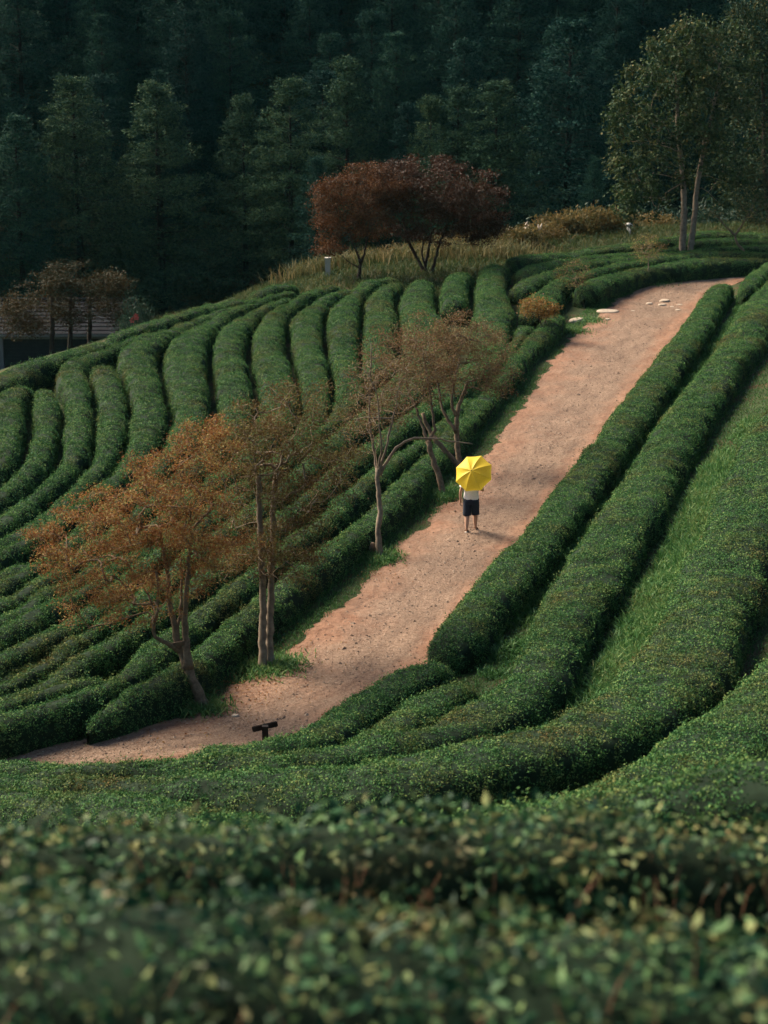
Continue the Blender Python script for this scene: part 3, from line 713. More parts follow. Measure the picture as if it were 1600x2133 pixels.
# ------------------------------------------------------------------ broadleaf trees
def tree(name, label, base_uv, trunks, crowns, n_tgt, n_leaf, leafmat, barkmat, leaf=(.05, .09), spread=.16, flat=.6, seed=0,
         cat='tree', group=None, ratio=.5, rtip=.006, t=None, up=.2, low=.35, segs=.2, edge=.35, droop=0.):
    """trunks: [(radius at foot, radius at top, [(u, v, depth offset) ...])], crowns: [(u, v, half width px, half height px, half depth m, weight, depth offset)]"""
    r = np.random.default_rng(seed + 300)
    b = hit([base_uv])[0] if t is None else at_depth(np.array(base_uv[0]), np.array(base_uv[1]), np.array(t))
    T0 = b[1] / ray(*base_uv)[1]
    if t is not None: b[2] = zt(b[0], b[1])
    root = empty(name, Vector(b), label, cat, group)
    def P(u, v, dy=0.):
        return at_depth(np.array(u), np.array(v), np.array(T0 + dy))
    nodes, par, cnt_ok, trunk_chains = [], [], [], []
    for (r0, r1, pts) in trunks:
        W = np.array([P(*q) for q in pts])
        if pts[0][1] == base_uv[1] or len(trunk_chains) == 0: W[0, 2] = min(W[0, 2], zt(W[0, 0], W[0, 1]) - .08)
        W = resample(catmull(W, 6), .14)
        W[1:-1] += r.normal(0, .012, (len(W) - 2, 3))
        s0 = len(nodes)
        rr = np.linspace(r0, r1, len(W)); rr[:3] *= np.array([1.5, 1.22, 1.08])[:len(rr[:3])]
        trunk_chains.append((W, rr, s0))
        for k_, p in enumerate(W):
            nodes.append(p); par.append(s0 + k_ - 1 if k_ else -1); cnt_ok.append(k_ / len(W) >= low)
    ntr = len(nodes)
    trunk_r = np.concatenate([c[1] for c in trunk_chains])
    tg = []
    wts = np.array([c[5] for c in crowns], float); wts /= wts.sum()
    for ci, c in enumerate(crowns):
        m = int(round(n_tgt * wts[ci]))
        d = unit(r.normal(size=(m, 3))) * (r.random(m)[:, None] ** edge)
        c0 = P(c[0], c[1], c[6] if len(c) > 6 else 0.)
        s = T0 / FPX
        tg.append(c0 + d * np.array([c[2] * s, c[4], c[3] * s]))
    tg = np.vstack(tg)
    trp = np.array(nodes)[np.array(cnt_ok)]
    order = np.argsort(np.linalg.norm(tg[:, None] - trp[None], axis=2).min(1))
    NP = np.zeros((ntr + n_tgt * 40, 3)); NP[:ntr] = nodes
    ok = np.zeros(len(NP), bool); ok[:ntr] = cnt_ok
    nn = ntr
    chains = []
    for q in tg[order]:
        d = np.linalg.norm(NP[:nn] - q, axis=1)
        d = d + np.where(NP[:nn, 2] > q[2] + .1, (NP[:nn, 2] - q[2]) * .9, 0) + np.where(ok[:nn], 0, 1e6)
        k_ = int(d.argmin())
        p = NP[k_]; v = q - p; L = np.linalg.norm(v)
        if L < .05: continue
        gp = par[k_] if par[k_] >= 0 else k_
        dr = unit(p - NP[gp]) if gp != k_ else np.array([0, 0, 1.])
        m = min(30, max(2, int(L / segs)))
        ctrl = p + (dr * .35 + v / L * .3) * L * .6 + np.array([0, 0, .1 * L]) + r.normal(0, .07 * L, 3)
        s = np.linspace(0, 1, m + 1)[1:, None]
        B = (1 - s) ** 2 * p + 2 * s * (1 - s) * ctrl + s ** 2 * q
        B[:-1] += r.normal(0, .02, (m - 1, 3)); B[:, 2] -= droop * (s[:, 0] ** 2) * L
        ch = [k_]
        for x in B:
            if nn >= len(NP): break
            NP[nn] = x; par.append(ch[-1]); ok[nn] = True; ch.append(nn); nn += 1
        chains.append(ch)
    cnt = np.zeros(nn); tips = np.ones(nn, bool)
    for k_ in range(nn):
        if par[k_] >= 0: tips[par[k_]] = False
    cnt[tips] = 1
    for k_ in range(nn - 1, -1, -1):
        if par[k_] >= 0: cnt[par[k_]] += cnt[k_]
    rad = rtip * np.maximum(cnt, 1) ** .5
    rad[:ntr] = trunk_r
    mb = MB()
    for W, rr, s0 in trunk_chains:
        rj = rr * (1 + .06 * r.normal(size=len(rr)))
        mb.tube(W, rj, 9)
    link('trunk', mb.mesh('trunk'), barkmat, root)
    mb = MB()
    for ch in chains:
        rr = np.minimum.accumulate(np.r_[min(rad[ch[0]] * .8, rad[ch[1]] * 1.25), rad[ch[1:]]])
        mb.tube(NP[ch], rr, 5 if rr[0] > .02 else 3, cap=False)
    link('branches', mb.mesh('branches'), barkmat, root)['kind'] = 'stuff'
    cand = np.array([k_ for k_ in range(ntr, nn) if cnt[k_] <= 4])
    w_ = 1.0 / cnt[cand]; pick = r.choice(cand, n_leaf, p=w_ / w_.sum())
    C = NP[pick] + r.normal(size=(n_leaf, 3)) * np.array([spread, spread, spread * flat])
    me = leaves_mesh('crown', C, r, leaf, ratio, up, .8, .12, .6)
    cr = link('crown', me, leafmat, root); cr['kind'] = 'stuff'
    return root

# rust tree by the lower bend
tree('rust_tree', 'rust red tree with a leaning bent trunk by the lower bend', (425, 1476),
     [(.135, .10, [(428, 1478, 0), (412, 1440, 0), (400, 1412, 0), (390, 1388, 0)]),
      (.085, .03, [(391, 1392, 0), (389, 1350, -.05), (386, 1290, -.1), (388, 1240, -.2), (392, 1180, -.2), (400, 1110, -.3)]),
      (.08, .03, [(390, 1390, 0), (375, 1352, .05), (361, 1300, .1), (352, 1240, .2), (345, 1170, .3), (330, 1100, .3)]),
      (.05, .022, [(378, 1358, .05), (350, 1342, -.2), (321, 1322, -.35), (325, 1285, -.4), (331, 1240, -.5), (325, 1190, -.6)]),
      (.045, .02, [(368, 1335, .1), (374, 1280, .3), (378, 1230, .5), (375, 1160, .7)])],
     [(300, 1045, 150, 100, 1.6, 3, 0), (210, 1130, 135, 85, 1.4, 2.2, 0), (400, 1010, 110, 105, 1.4, 2.2, 0), (250, 1255, 135, 60, 1.3, 1.6, -.2), (430, 1130, 110, 90, 1.3, 1.6, -.2), (150, 1175, 80, 55, 1.0, .8, 0), (330, 1180, 120, 80, 1.3, 1.3, -.5), (420, 925, 90, 60, 1.2, 1.0, .2), (110, 1120, 60, 40, .9, .5, 0)],
     430, 44000, M['orange'], M['bark'], rtip=.0085, leaf=(.036, .075), spread=.125, flat=.45, seed=1, segs=.16, ratio=.42, edge=.42)
# twin-trunk tree
tree('twin_trunk_tree', 'brown and green tree with two pale parallel trunks at the path edge', (555, 1392),
     [(.095, .06, [(548, 1394, -.1), (546, 1340, -.1), (548, 1280, -.1), (547, 1215, -.12), (545, 1140, -.2), (541, 1060, -.3), (538, 990, -.4)]),
      (.095, .06, [(562, 1390, .1), (561, 1335, .1), (563, 1280, .1), (565, 1210, .1), (567, 1130, .2), (570, 1050, .3), (576, 980, .4)])],
     [(560, 990, 120, 115, 1.5, 3, 0), (640, 1010, 110, 95, 1.4, 2, 0), (500, 930, 100, 75, 1.2, 1.5, 0), (590, 895, 90, 60, 1.2, 1.1, .2), (560, 1120, 125, 80, 1.2, 2.2, 0), (600, 1170, 90, 45, 1.0, .8, -.2), (500, 1170, 70, 50, 1.0, .8, -.2), (690, 950, 75, 80, 1.1, 1.1, 0), (600, 850, 110, 60, 1.2, 1.2, .2)],
     380, 30000, M['brownleaf'], M['greybark'], rtip=.0085, leaf=(.038, .08), spread=.15, flat=.6, seed=2, segs=.18, ratio=.45, edge=.4, low=.42)
# bare slim tree left of the walker
tree('bare_tree', 'nearly bare slim tree with a hollow split foot beside the path', (790, 1163),
     [(.085, .062, [(793, 1166, 0), (788, 1110, 0), (791, 1060, 0), (788, 1010, 0), (786, 975, 0)]),
      (.042, .012, [(787, 985, 0), (781, 950, .1), (773, 900, .15), (770, 840, .2), (772, 780, .2), (773, 715, .2)]),
      (.042, .012, [(788, 985, 0), (800, 945, -.1), (812, 900, -.1), (826, 840, 0), (832, 790, 0)]),
      (.05, .012, [(790, 990, 0), (805, 962, 0), (830, 930, 0), (862, 914, 0), (905, 914, 0), (950, 920, 0), (985, 925, 0)]),
      (.03, .01, [(788, 975, 0), (795, 930, -.3), (790, 880, -.4), (785, 820, -.5), (760, 770, -.5)])],
     [(775, 810, 75, 85, 1.1, 2, 0), (830, 810, 60, 80, 1, 1.4, 0), (770, 890, 60, 60, .9, 1, 0)],
     220, 4500, M['drybrown'], M['greybark'], leaf=(.04, .075), spread=.12, seed=3, segs=.18, rtip=.008, edge=.5, low=.6)
mb = MB()
hb = hit([(778, 1158)])[0]
mb.tube([hb + (0, .05, -.1), hb + (-.03, .05, .2), hb + (-.02, .03, .36)], [.12, .10, .05], 7)
tag(link('tree_stump', mb.mesh('tree_stump'), M['bark']), 'broken pale stump leaning against the foot of the bare slim tree', 'stump')
# leaning trunk behind the walker
tree('leaning_tree', 'slanting brown tree with a single leaning trunk just left of the umbrella', (922, 1032),
     [(.10, .075, [(925, 1035, 0), (912, 985, 0), (898, 945, 0), (891, 918, 0)]),
      (.05, .018, [(892, 920, 0), (880, 890, .1), (870, 860, .1), (850, 810, .2), (840, 750, .2)]),
      (.05, .018, [(892, 920, 0), (905, 895, 0), (900, 850, 0), (890, 790, .1), (880, 730, .1)])],
     [(860, 790, 90, 85, 1.2, 2, 0), (830, 730, 80, 55, 1.1, 1.2, 0), (900, 760, 70, 70, 1.1, 1.2, .2), (790, 850, 60, 50, 1, .6, 0)],
     240, 9000, M['drybrown'], M['bark'], rtip=.008, leaf=(.04, .08), spread=.13, seed=4, segs=.2, edge=.42, low=.5)
tree('forked_tree', 'brown tree forking low into two thick limbs behind the umbrella', (962, 985),
     [(.12, .10, [(972, 992, 0), (960, 972, 0)]),
      (.095, .06, [(962, 978, 0), (935, 948, 0), (912, 922, 0), (893, 895, .1), (880, 860, .1)]),
      (.10, .05, [(962, 976, .05), (953, 940, .1), (952, 900, .1), (952, 868, .1), (960, 835, .15), (972, 800, .2)]),
      (.06, .02, [(952, 900, .1), (938, 880, .1), (920, 850, .2), (915, 810, .3), (900, 760, .3)]),
      (.05, .02, [(952, 868, .1), (942, 845, 0), (945, 805, -.1), (955, 760, -.2), (960, 720, -.2)])],
     [(930, 745, 95, 85, 1.3, 2.2, .2), (1000, 740, 80, 75, 1.2, 1.8, .2), (890, 700, 80, 50, 1.1, 1, .2), (1030, 790, 50, 50, .9, .6, 0), (960, 690, 70, 40, 1, .8, .2)],
     340, 15000, M['drybrown'], M['bark'], rtip=.008, leaf=(.04, .08), spread=.14, seed=5, segs=.2, edge=.42, low=.4)
# golden sapling and thin saplings up the path
tree('golden_sapling', 'small golden leaved sapling at the path edge below the stones', (1132, 712),
     [(.035, .02, [(1132, 714, 0), (1130, 695, 0), (1126, 672, 0), (1118, 645, 0)]), (.02, .012, [(1129, 690, 0), (1138, 665, 0), (1146, 645, 0)])],
     [(1110, 640, 30, 22, .6, 1.2, 0), (1140, 645, 24, 20, .5, .9, 0)], 70, 1500, M['golden'], M['darkbark'], leaf=(.07, .12), spread=.14, seed=6, low=.5)
tree('thin_sapling', 'thin nearly leafless sapling standing between the top path hedge and the path', (1347, 596),
     [(.04, .02, [(1347, 598, 0), (1351, 575, 0), (1350, 555, 0), (1352, 530, 0)])],
     [(1350, 515, 40, 30, .8, 1, 0)], 80, 1300, M['brownleaf'], M['greybark'], leaf=(.05, .09), spread=.14, seed=7, low=.6)
tree('thin_sapling', 'twiggy sapling left of the pale path stones, leaning over the hedges', (1216, 642),
     [(.035, .015, [(1216, 644, 0), (1214, 620, 0), (1207, 600, 0), (1198, 580, 0)])],
     [(1195, 570, 40, 30, .8, 1, 0)], 80, 900, M['brownleaf'], M['bark'], leaf=(.05, .09), spread=.14, seed=8, low=.6)
# maroon maples on the crest
tree('maroon_tree', 'smaller russet maple left on the crest, beside the white post', (748, 582),
     [(.10, .07, [(748, 584, 0), (750, 562, 0), (752, 545, 0)]), (.055, .025, [(751, 548, 0), (744, 528, 0), (735, 508, 0), (728, 470, 0)]), (.06, .025, [(752, 546, 0), (760, 525, 0), (763, 505, .1), (770, 450, .1)]),
      (.03, .012, [(749, 558, 0), (738, 552, -.1), (725, 544, -.2), (700, 520, -.3)])],
     [(730, 410, 78, 62, 1.9, 2.4, 0), (700, 455, 55, 40, 1.4, 1.2, 0), (775, 385, 75, 50, 1.8, 1.6, 0), (770, 470, 55, 40, 1.4, 1, 0), (695, 510, 38, 26, 1.0, .5, 0)],
     300, 24000, M['russet'], M['darkbark'], leaf=(.06, .11), spread=.2, flat=.5, seed=9, segs=.3, ratio=.7, low=.5)
tree('maroon_tree', 'larger dark maroon dome maple with several trunks on the crest', (885, 570),
     [(.09, .05, [(884, 572, 0), (878, 555, 0), (868, 535, 0), (852, 505, 0), (840, 460, .1)]), (.09, .05, [(886, 572, .1), (886, 552, .1), (892, 525, .2), (900, 480, .3)]),
      (.08, .05, [(898, 570, 0), (905, 548, 0), (912, 520, 0), (930, 470, 0)]), (.06, .03, [(888, 565, -.1), (880, 530, -.3), (885, 490, -.5)])],
     [(905, 390, 140, 66, 2.8, 3.4, 0), (810, 395, 75, 58, 2.0, 1.8, 0), (985, 430, 75, 60, 2.2, 1.7, 0), (915, 465, 125, 50, 2.4, 1.8, 0), (1000, 480, 55, 36, 1.8, .7, 0)],
     520, 48000, M['maroon'], M['darkbark'], leaf=(.06, .11), spread=.2, flat=.5, seed=10, segs=.3, ratio=.7, low=.4)
# big tree at the upper right
tree('tall_tree', 'tall dusty green tree with two pale trunks at the top of the path', (1428, 548),
     [(.19, .08, [(1420, 550, 0), (1422, 510, 0), (1425, 450, 0), (1424, 390, 0), (1416, 300, .2), (1410, 200, .3), (1415, 110, .3)]),
      (.17, .07, [(1436, 546, .1), (1440, 505, .1), (1447, 450, .2), (1452, 390, .3), (1468, 300, .4), (1490, 210, .5), (1500, 130, .5)])],
     [(1400, 210, 115, 130, 3.2, 3, 0), (1350, 330, 90, 110, 2.6, 2.2, 0), (1480, 150, 105, 110, 3, 2.2, .5), (1430, 90, 75, 60, 2.2, 1.2, 0), (1500, 320, 90, 110, 2.6, 1.8, .5), (1330, 420, 50, 50, 1.6, .6, 0), (1300, 240, 45, 60, 1.5, .6, 0)],
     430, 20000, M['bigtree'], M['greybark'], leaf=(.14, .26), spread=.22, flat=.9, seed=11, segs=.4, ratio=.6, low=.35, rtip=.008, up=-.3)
tree('tall_tree', 'shaded tall tree filling the top right corner, behind the twin trunk tree', (1600, 520),
     [(.17, .07, [(1602, 520, 0), (1600, 440, 0), (1592, 330, 0), (1590, 200, 0), (1585, 100, 0)])],
     [(1580, 130, 95, 130, 2.8, 2, 0), (1610, 280, 100, 120, 2.6, 2, 0), (1560, 60, 70, 60, 2, 1, 0), (1560, 380, 60, 60, 1.8, .8, 0)],
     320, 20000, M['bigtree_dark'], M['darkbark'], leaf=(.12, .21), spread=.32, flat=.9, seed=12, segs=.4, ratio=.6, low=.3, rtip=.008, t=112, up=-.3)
tree('crooked_tree', 'small crooked tree with a zigzag trunk at the right edge above the path', (1556, 558),
     [(.09, .055, [(1557, 560, 0), (1553, 535, 0), (1546, 518, 0), (1536, 508, 0), (1531, 488, 0)]), (.05, .018, [(1532, 490, 0), (1515, 475, 0), (1498, 455, .1), (1480, 440, .1)]), (.05, .018, [(1532, 488, 0), (1545, 470, 0), (1560, 445, 0), (1575, 415, 0)])],
     [(1570, 430, 40, 38, 1, 2, 0), (1600, 450, 40, 30, 1, 1.2, 0), (1485, 440, 25, 16, .6, .4, 0)], 110, 1700, M['bigtree'], M['bark'], leaf=(.10, .17), spread=.2, seed=13, low=.5)
# trees before the house
for k_, (u, col_, lab) in enumerate([(108, [(80, 640, 78, 62), (60, 680, 60, 35), (30, 650, 40, 40)], 'dim russet tree in front of the slate roof, leftmost of three'),
                                     (146, [(150, 600, 65, 60), (120, 575, 50, 35), (150, 655, 55, 30)], 'dim russet tree in front of the slate roof, middle of three'),
                                     (186, [(215, 625, 62, 52), (235, 590, 40, 28), (255, 660, 38, 34)], 'dim russet tree at the right end of the slate roof, rightmost of three')]):
    tree('russet_tree', lab, (u, 770), [(.16, .09, [(u, 775, 0), (u, 720, 0), (u + 1, 670, 0), (u, 620, .1)])], [(c[0], c[1], c[2], c[3], 1.6, 1, 0) for c in col_],
         170, 7500, M['dusk'], M['darkbark'], leaf=(.08, .15), spread=.26, flat=.5, edge=.65, seed=20 + k_, segs=.3, low=.45, t=103 + k_)

# ------------------------------------------------------------------ conifer forest
def conifer_meshes(seed, H=16., R=3.0, power=.75, n_br=120, droop=.25, lumps=1.):
    """branches end in dense foliage pads with dark gaps between them"""
    r = np.random.default_rng(seed)
    z = np.sort(r.random(n_br) ** .92) * .935 + .05
    ang = np.arange(n_br) * 2.399963 + r.normal(0, .35, n_br)
    prof = np.minimum((1 - z) ** power * 1.08, .35 + 2.2 * z) + .03
    L = R * prof * r.uniform(.70, 1.15, n_br) * (1 + .15 * np.sin(ang * 2 + seed))
    C, N_ = [], []
    mb = MB()
    mb.tube(np.array([[0, 0, -.4], [.03, 0, H * .3], [0, .04, H * .65], [0, 0, H * .97]]), np.array([.26, .19, .11, .02]), 7)
    for k_ in range(n_br):
        el = .75 * (z[k_] - .35)
        d = np.array([math.cos(ang[k_]), math.sin(ang[k_]), 0]); s_ = np.array([-d[1], d[0], 0])
        pads = max(1, int(round(L[k_] / .95)))
        for p_ in range(pads):
            f = 1 - p_ * .9 / max(L[k_], .9)
            if f < .12: break
            c = d * L[k_] * f; zc = z[k_] * H + L[k_] * f * el - droop * L[k_] * f * f * .4
            m = 26 if p_ == 0 else 18
            a = (.50 + .13 * L[k_]) * r.uniform(.75, 1.15)
            u = unit(r.normal(size=(m, 3))) * r.random((m, 1)) ** .4
            lat = r.normal(0, .10 + .12 * L[k_] * (p_ > 0))
            P = c + d * (u[:, :1] * a * 1.15) + s_ * (u[:, 1:2] * a + lat) + np.array([0, 0, 1]) * (u[:, 2:] * a * .42)
            P[:, 2] += zc + np.where(u[:, 0] > .3, .12, 0)
            C.append(P)
        p0 = np.array([0, 0, z[k_] * H - .1]); p1 = d * L[k_] * .85 + np.array([0, 0, z[k_] * H + L[k_] * .85 * el])
        mb.tube(np.array([p0, (p0 + p1) / 2 + (0, 0, .05), p1]), np.array([.035, .022, .008]), 3, cap=False)
    C = np.vstack(C)
    C = np.repeat(C, 8, 0) + r.normal(size=(len(C) * 8, 3)) * .10
    crown = leaves_mesh('crown', C, r, (.10, .22), .40, .25, .7, .1, .5)
    return mb.mesh('trunk'), crown
PROTO = [conifer_meshes(1, 16, 4.6, 1.0, 115), conifer_meshes(2, 16, 4.0, .88, 115, droop=.25), conifer_meshes(3, 16, 5.2, 1.05, 115, droop=.55), conifer_meshes(4, 16, 4.1, .80, 115, droop=.2)]
print('conifer tris', [2 * len(c.polygons) for _, c in PROTO])
for tm, cm in PROTO:
    tm.materials.append(M['fir_bark']); cm.materials.append(M['conifer'])
def conifer(x, y, H, k_, wid, label, rz, group='conifers of the forest slope', light=False):
    e = empty('conifer_tree', (x, y, float(zt(x, y))), label, 'tree', group)
    e.rotation_euler = (0, 0, rz)
    sx = H / 16 * wid
    e.scale = (sx, sx, H / 16)
    tm, cm = PROTO[k_]
    for nm, me in (('trunk', tm), ('crown', cm)):
        o = bpy.data.objects.new(nm, me); COL.objects.link(o); o.parent = e
        if nm == 'crown':
            o['kind'] = 'stuff'
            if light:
                o.material_slots[0].link = 'OBJECT'; o.material_slots[0].material = M['conifer_lit']
    return e
front = [(150, 160, 128, 2, 1.25, 'broad conifer at the left above the russet trees, second from the left edge'),
         (325, 178, 130, 0, 1.35, 'tall pointed conifer left of centre at the front of the forest'),
         (505, 205, 136, 0, 1.0, 'slender conifer left of the pale round topped conifer'),
         (603, 168, 132, 3, 1.0, 'pale round topped conifer standing above the left end of the maroon crowns'),
         (722, 130, 137, 0, 1.1, 'conifer with a knobbly tip directly behind the smaller maroon tree'),
         (898, 205, 134, 3, .8, 'small lighter conifer left of a light pair, above the maroon dome'),
         (968, 90, 146, 0, 1.1, 'slim spire conifer rising behind the light pair right of centre'),
         (1036, 172, 131, 1, 1.25, 'light green conifer with ragged tip right above the maroon dome'),
         (955, 185, 133, 1, 1.0, 'light green conifer between the small one and the ragged one above the maroon dome'),
         (1190, 40, 142, 2, 1.35, 'big shadowed conifer left of the tall dusty green tree'),
         (1240, 330, 128, 0, .8, 'low young conifer left beside the tall dusty green tree'),
         (30, 240, 124, 2, 1.1, 'dark conifer at the left picture edge above the house'),
         (660, 330, 124, 1, .9, 'lower dark conifer peeping out left of the maroon crowns')]
taken = []
for k_, (u, v, t, p, wd, lab) in enumerate(front):
    q = at_depth(np.array(u), np.array(v), np.array(t))
    H = q[2] - zt(q[0], q[1])
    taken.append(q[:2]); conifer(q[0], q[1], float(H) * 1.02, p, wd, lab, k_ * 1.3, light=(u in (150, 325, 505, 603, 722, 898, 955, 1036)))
rr = np.random.default_rng(11)
n_fill = 0
for y in np.arange(128, 205, 6.2):
    for x in np.arange(-.2 * y * 1.05 - 4, .2 * y * 1.05 + 4, 6.3):
        px, py = x + rr.uniform(-1.8, 1.8), y + rr.uniform(-1.8, 1.8)
        dcr = -sdist(np.array([px]), np.array([py]), CREST)[0]
        if dcr < 36 or min(np.hypot(px - a, py - b) for a, b in taken) < 4.2: continue
        taken.append((px, py))
        conifer(px, py, rr.uniform(13, 18.5), int(rr.integers(0, 4)), rr.uniform(.85, 1.25), 
                '%s conifer of the shadowed forest slope, %s' % (('front rank', 'second rank', 'middle rank', 'rear rank')[int(np.clip((py - 128) / 17, 0, 3))],
                ('at the far left above the house', 'left of centre', 'above the maroon trees', 'between the maroon dome and the tall tree', 'behind the tall trees at the right')[int(np.clip((px / py + .2) / .08, 0, 4))]), rr.uniform(0, 6.28))
        n_fill += 1
print('fill conifers', n_fill)

# ------------------------------------------------------------------ brush and shrubs beyond the field
def shrub_mesh(seed, n, mat_, leaf=(.07, .14), rad=(1., 1., .7)):
    r = np.random.default_rng(seed)
    m = 26
    cl = unit(r.normal(size=(m, 3))) * r.uniform(.35, 1, (m, 1)) ** .5 * np.array(rad); cl[:, 2] = np.abs(cl[:, 2])
    C = cl[r.integers(0, m, n)] + r.normal(size=(n, 3)) * .2 * np.array(rad)
    C[:, 2] = np.abs(C[:, 2])
    me = leaves_mesh('foliage', C, r, leaf, .4, .5, .9, .1, .7); me.materials.append(mat_)
    mb = MB()
    for k_ in range(12):
        q = cl[k_]
        mb.tube(np.array([[q[0] * .1, q[1] * .1, -.15], q * .5 + (0, 0, .1), q]), np.array([.03, .02, .006]), 4, cap=False)
    sm = mb.mesh('stems'); sm.materials.append(M['bark'])
    return me, sm
SHR = [shrub_mesh(1, 2600, M['shrub']), shrub_mesh(2, 2600, M['shrub'], (.10, .22), (1, 1, .8)), shrub_mesh(3, 2600, M['greenshrub'], (.09, .17), (1, 1, 1.1))]
def shrub(u, v, t, k_, sx, sz, name, label, group=None):
    q = at_depth(np.array(u), np.array(v), np.array(t)); z = float(zt(q[0], q[1]))
    e = empty(name, (q[0], q[1], z), label, 'shrub', group)
    e.scale = (sx, sx, sz); e.rotation_euler = (0, 0, u * .37)
    for nm, me in (('foliage', SHR[k_][0]), ('stems', SHR[k_][1])):
        o = bpy.data.objects.new(nm, me); COL.objects.link(o); o.parent = e
        if nm == 'foliage': o['kind'] = 'stuff'
for (u, v, t, k_, sx, sz) in [(1080, 530, 104, 1, 1.3, 1.2), (1120, 515, 106, 0, 1.5, 1.3), (1165, 505, 108, 1, 1.5, 1.6), (1205, 500, 109, 0, 1.5, 1.7), (1245, 497, 110, 1, 1.5, 1.8), (1285, 495, 111, 0, 1.4, 1.6),
                              (1150, 500, 112, 0, 1.6, 1.8), (1225, 490, 113, 1, 1.7, 1.9), (1330, 492, 112, 0, 1.4, 1.3), (1375, 488, 113, 1, 1.3, 1.2), (1020, 540, 103, 0, 1.2, 1.0), (960, 548, 103, 1, 1.2, 1.1),
                              (920, 552, 104, 0, 1.3, 1.3), (840, 556, 103, 1, 1.3, 1.2), (800, 560, 103, 0, 1.2, 1.2), (770, 566, 102, 1, 1.1, 1.0)]:
    shrub(u, v, t, k_, sx, sz, 'wild_brush', ('brown green brush bush behind the maroon trunks' if u < 990 else 'brown green brush bush just right of the maroon dome' if u < 1140 else 'brown green brush bush in the thick of the brush before the forest' if u < 1300 else 'brown green brush bush beside the white lantern'), 'wild brush behind the tea field')
for (u, v, t, sx, sz, lab) in [(1110, 440, 119, 2.2, 2.3, 'blue green shrub at the forest foot right of the maroon dome'), (1160, 455, 120, 2.0, 2.0, 'blue green shrub in the middle between maroon dome and tall tree'),
                               (1215, 450, 119, 2.0, 2.4, 'blue green shrub below the low young conifer'), (1280, 450, 118, 2.0, 2.2, 'dark shrub behind the white lantern post'), (1365, 450, 118, 2.2, 2.2, 'dark shrub behind the twin pale trunks'),
                               (1480, 440, 120, 2.4, 2.6, 'dark shrub right of the twin pale trunks'), (1550, 440, 121, 2.4, 2.8, 'dark shrub at the right edge behind the crooked tree')]:
    shrub(u, v, t, 2, sx, sz, 'dark_shrub', lab)
shrub(285, 672, 97, 2, .9, 1.6, 'flowering_shrub', 'dark shrub carrying a few red flowers beside the crest row')
mb = MB()
for k_, (u, v) in enumerate([(278, 664), (283, 657), (275, 668), (285, 662)]):
    q = at_depth(np.array(u), np.array(v), np.array(96.2))
    for a in range(5):
        th = a * 1.2566
        c, s = math.cos(th), math.sin(th)
        mb.add([q, q + (.10 * c, -.03, .10 * s), q + (.13 * math.cos(th + .5), -.05, .13 * math.sin(th + .5)), q + (.08 * math.cos(th + 1), -.02, .08 * math.sin(th + 1))], [[0, 1, 2, 3]])
fl = [o for o in bpy.data.objects if o.name.startswith('flowering_shrub')][0]
bl = link('blossoms', mb.mesh('blossoms', False), M['flower'], fl, False)
fs_ = fl.scale
bl.matrix_parent_inverse = (Matrix.Translation(fl.location) @ fl.rotation_euler.to_matrix().to_4x4() @ Matrix.Diagonal((*fs_, 1))).inverted()

# ------------------------------------------------------------------ grass
def blades(name, P, r, h, wd, lean=.5):
    n = len(P)
    A = unit(np.c_[r.normal(0, lean, (n, 2)), np.ones(n)])
    W = unit(np.c_[r.normal(size=(n, 2)), np.zeros(n)])
    H = r.uniform(*h, n)[:, None]; Wd = r.uniform(.7, 1.3, n)[:, None] * wd
    mid = P + A * H * .55
    bend = unit(A + np.c_[r.normal(0, .7, (n, 2)), -np.abs(r.normal(0, .4, n))])
    tip = mid + bend * H * .5
    V = np.stack([P - W * Wd * .5, P + W * Wd * .5, mid + W * Wd * .45, mid - W * Wd * .45, tip], 1)
    i = np.arange(n)[:, None] * 5
    Q = (i + np.array([[0, 1, 2, 3]]))
    Q2 = (i + np.array([[3, 2, 4, 4]]))
    V = V.reshape(-1, 3)
    # the pointed end is a slim quad
    tip2 = V[i[:, 0] + 4] + W * Wd * .06
    V = np.vstack([V, tip2]); Q2[:, 3] = i[:, 0] + 4; Q2[:, 2] = len(P) * 5 + np.arange(n)
    lv = r.random(n)
    return np_mesh(name, V, np.vstack([Q, Q2]), {'leafvar': np.r_[np.repeat(lv, 5), lv]})
def strip_points(L, n, a, b, r, lo=0., hi=1.):
    d = param(L); s = r.uniform(lo, hi, n)
    p = np.stack([np.interp(s, d, L[:, i]) for i in (0, 1)], -1)
    T = unit(np.stack([np.interp(np.clip(s + .004, 0, 1), d, L[:, i]) - np.interp(np.clip(s - .004, 0, 1), d, L[:, i]) for i in (0, 1)], -1))
    o = r.uniform(a, b, n) if np.isscalar(a) else None
    q = p + np.stack([T[:, 1], -T[:, 0]], -1) * o[:, None]
    return np.c_[q, zt(q[:, 0], q[:, 1])]
r = np.random.default_rng(21)
P = strip_points(PLW, 30000, -.75, .12, r, .02, .93)
nz = wob(P, 1.3, 7)
P = P[(nz + r.normal(0, .5, len(P))) > -.35]
tag(link('grass_verge', blades('grass_verge', P, r, (.05, .15), .016), M['grass']), 'low green grass verge along the left edge of the path', 'grass', kind='stuff')
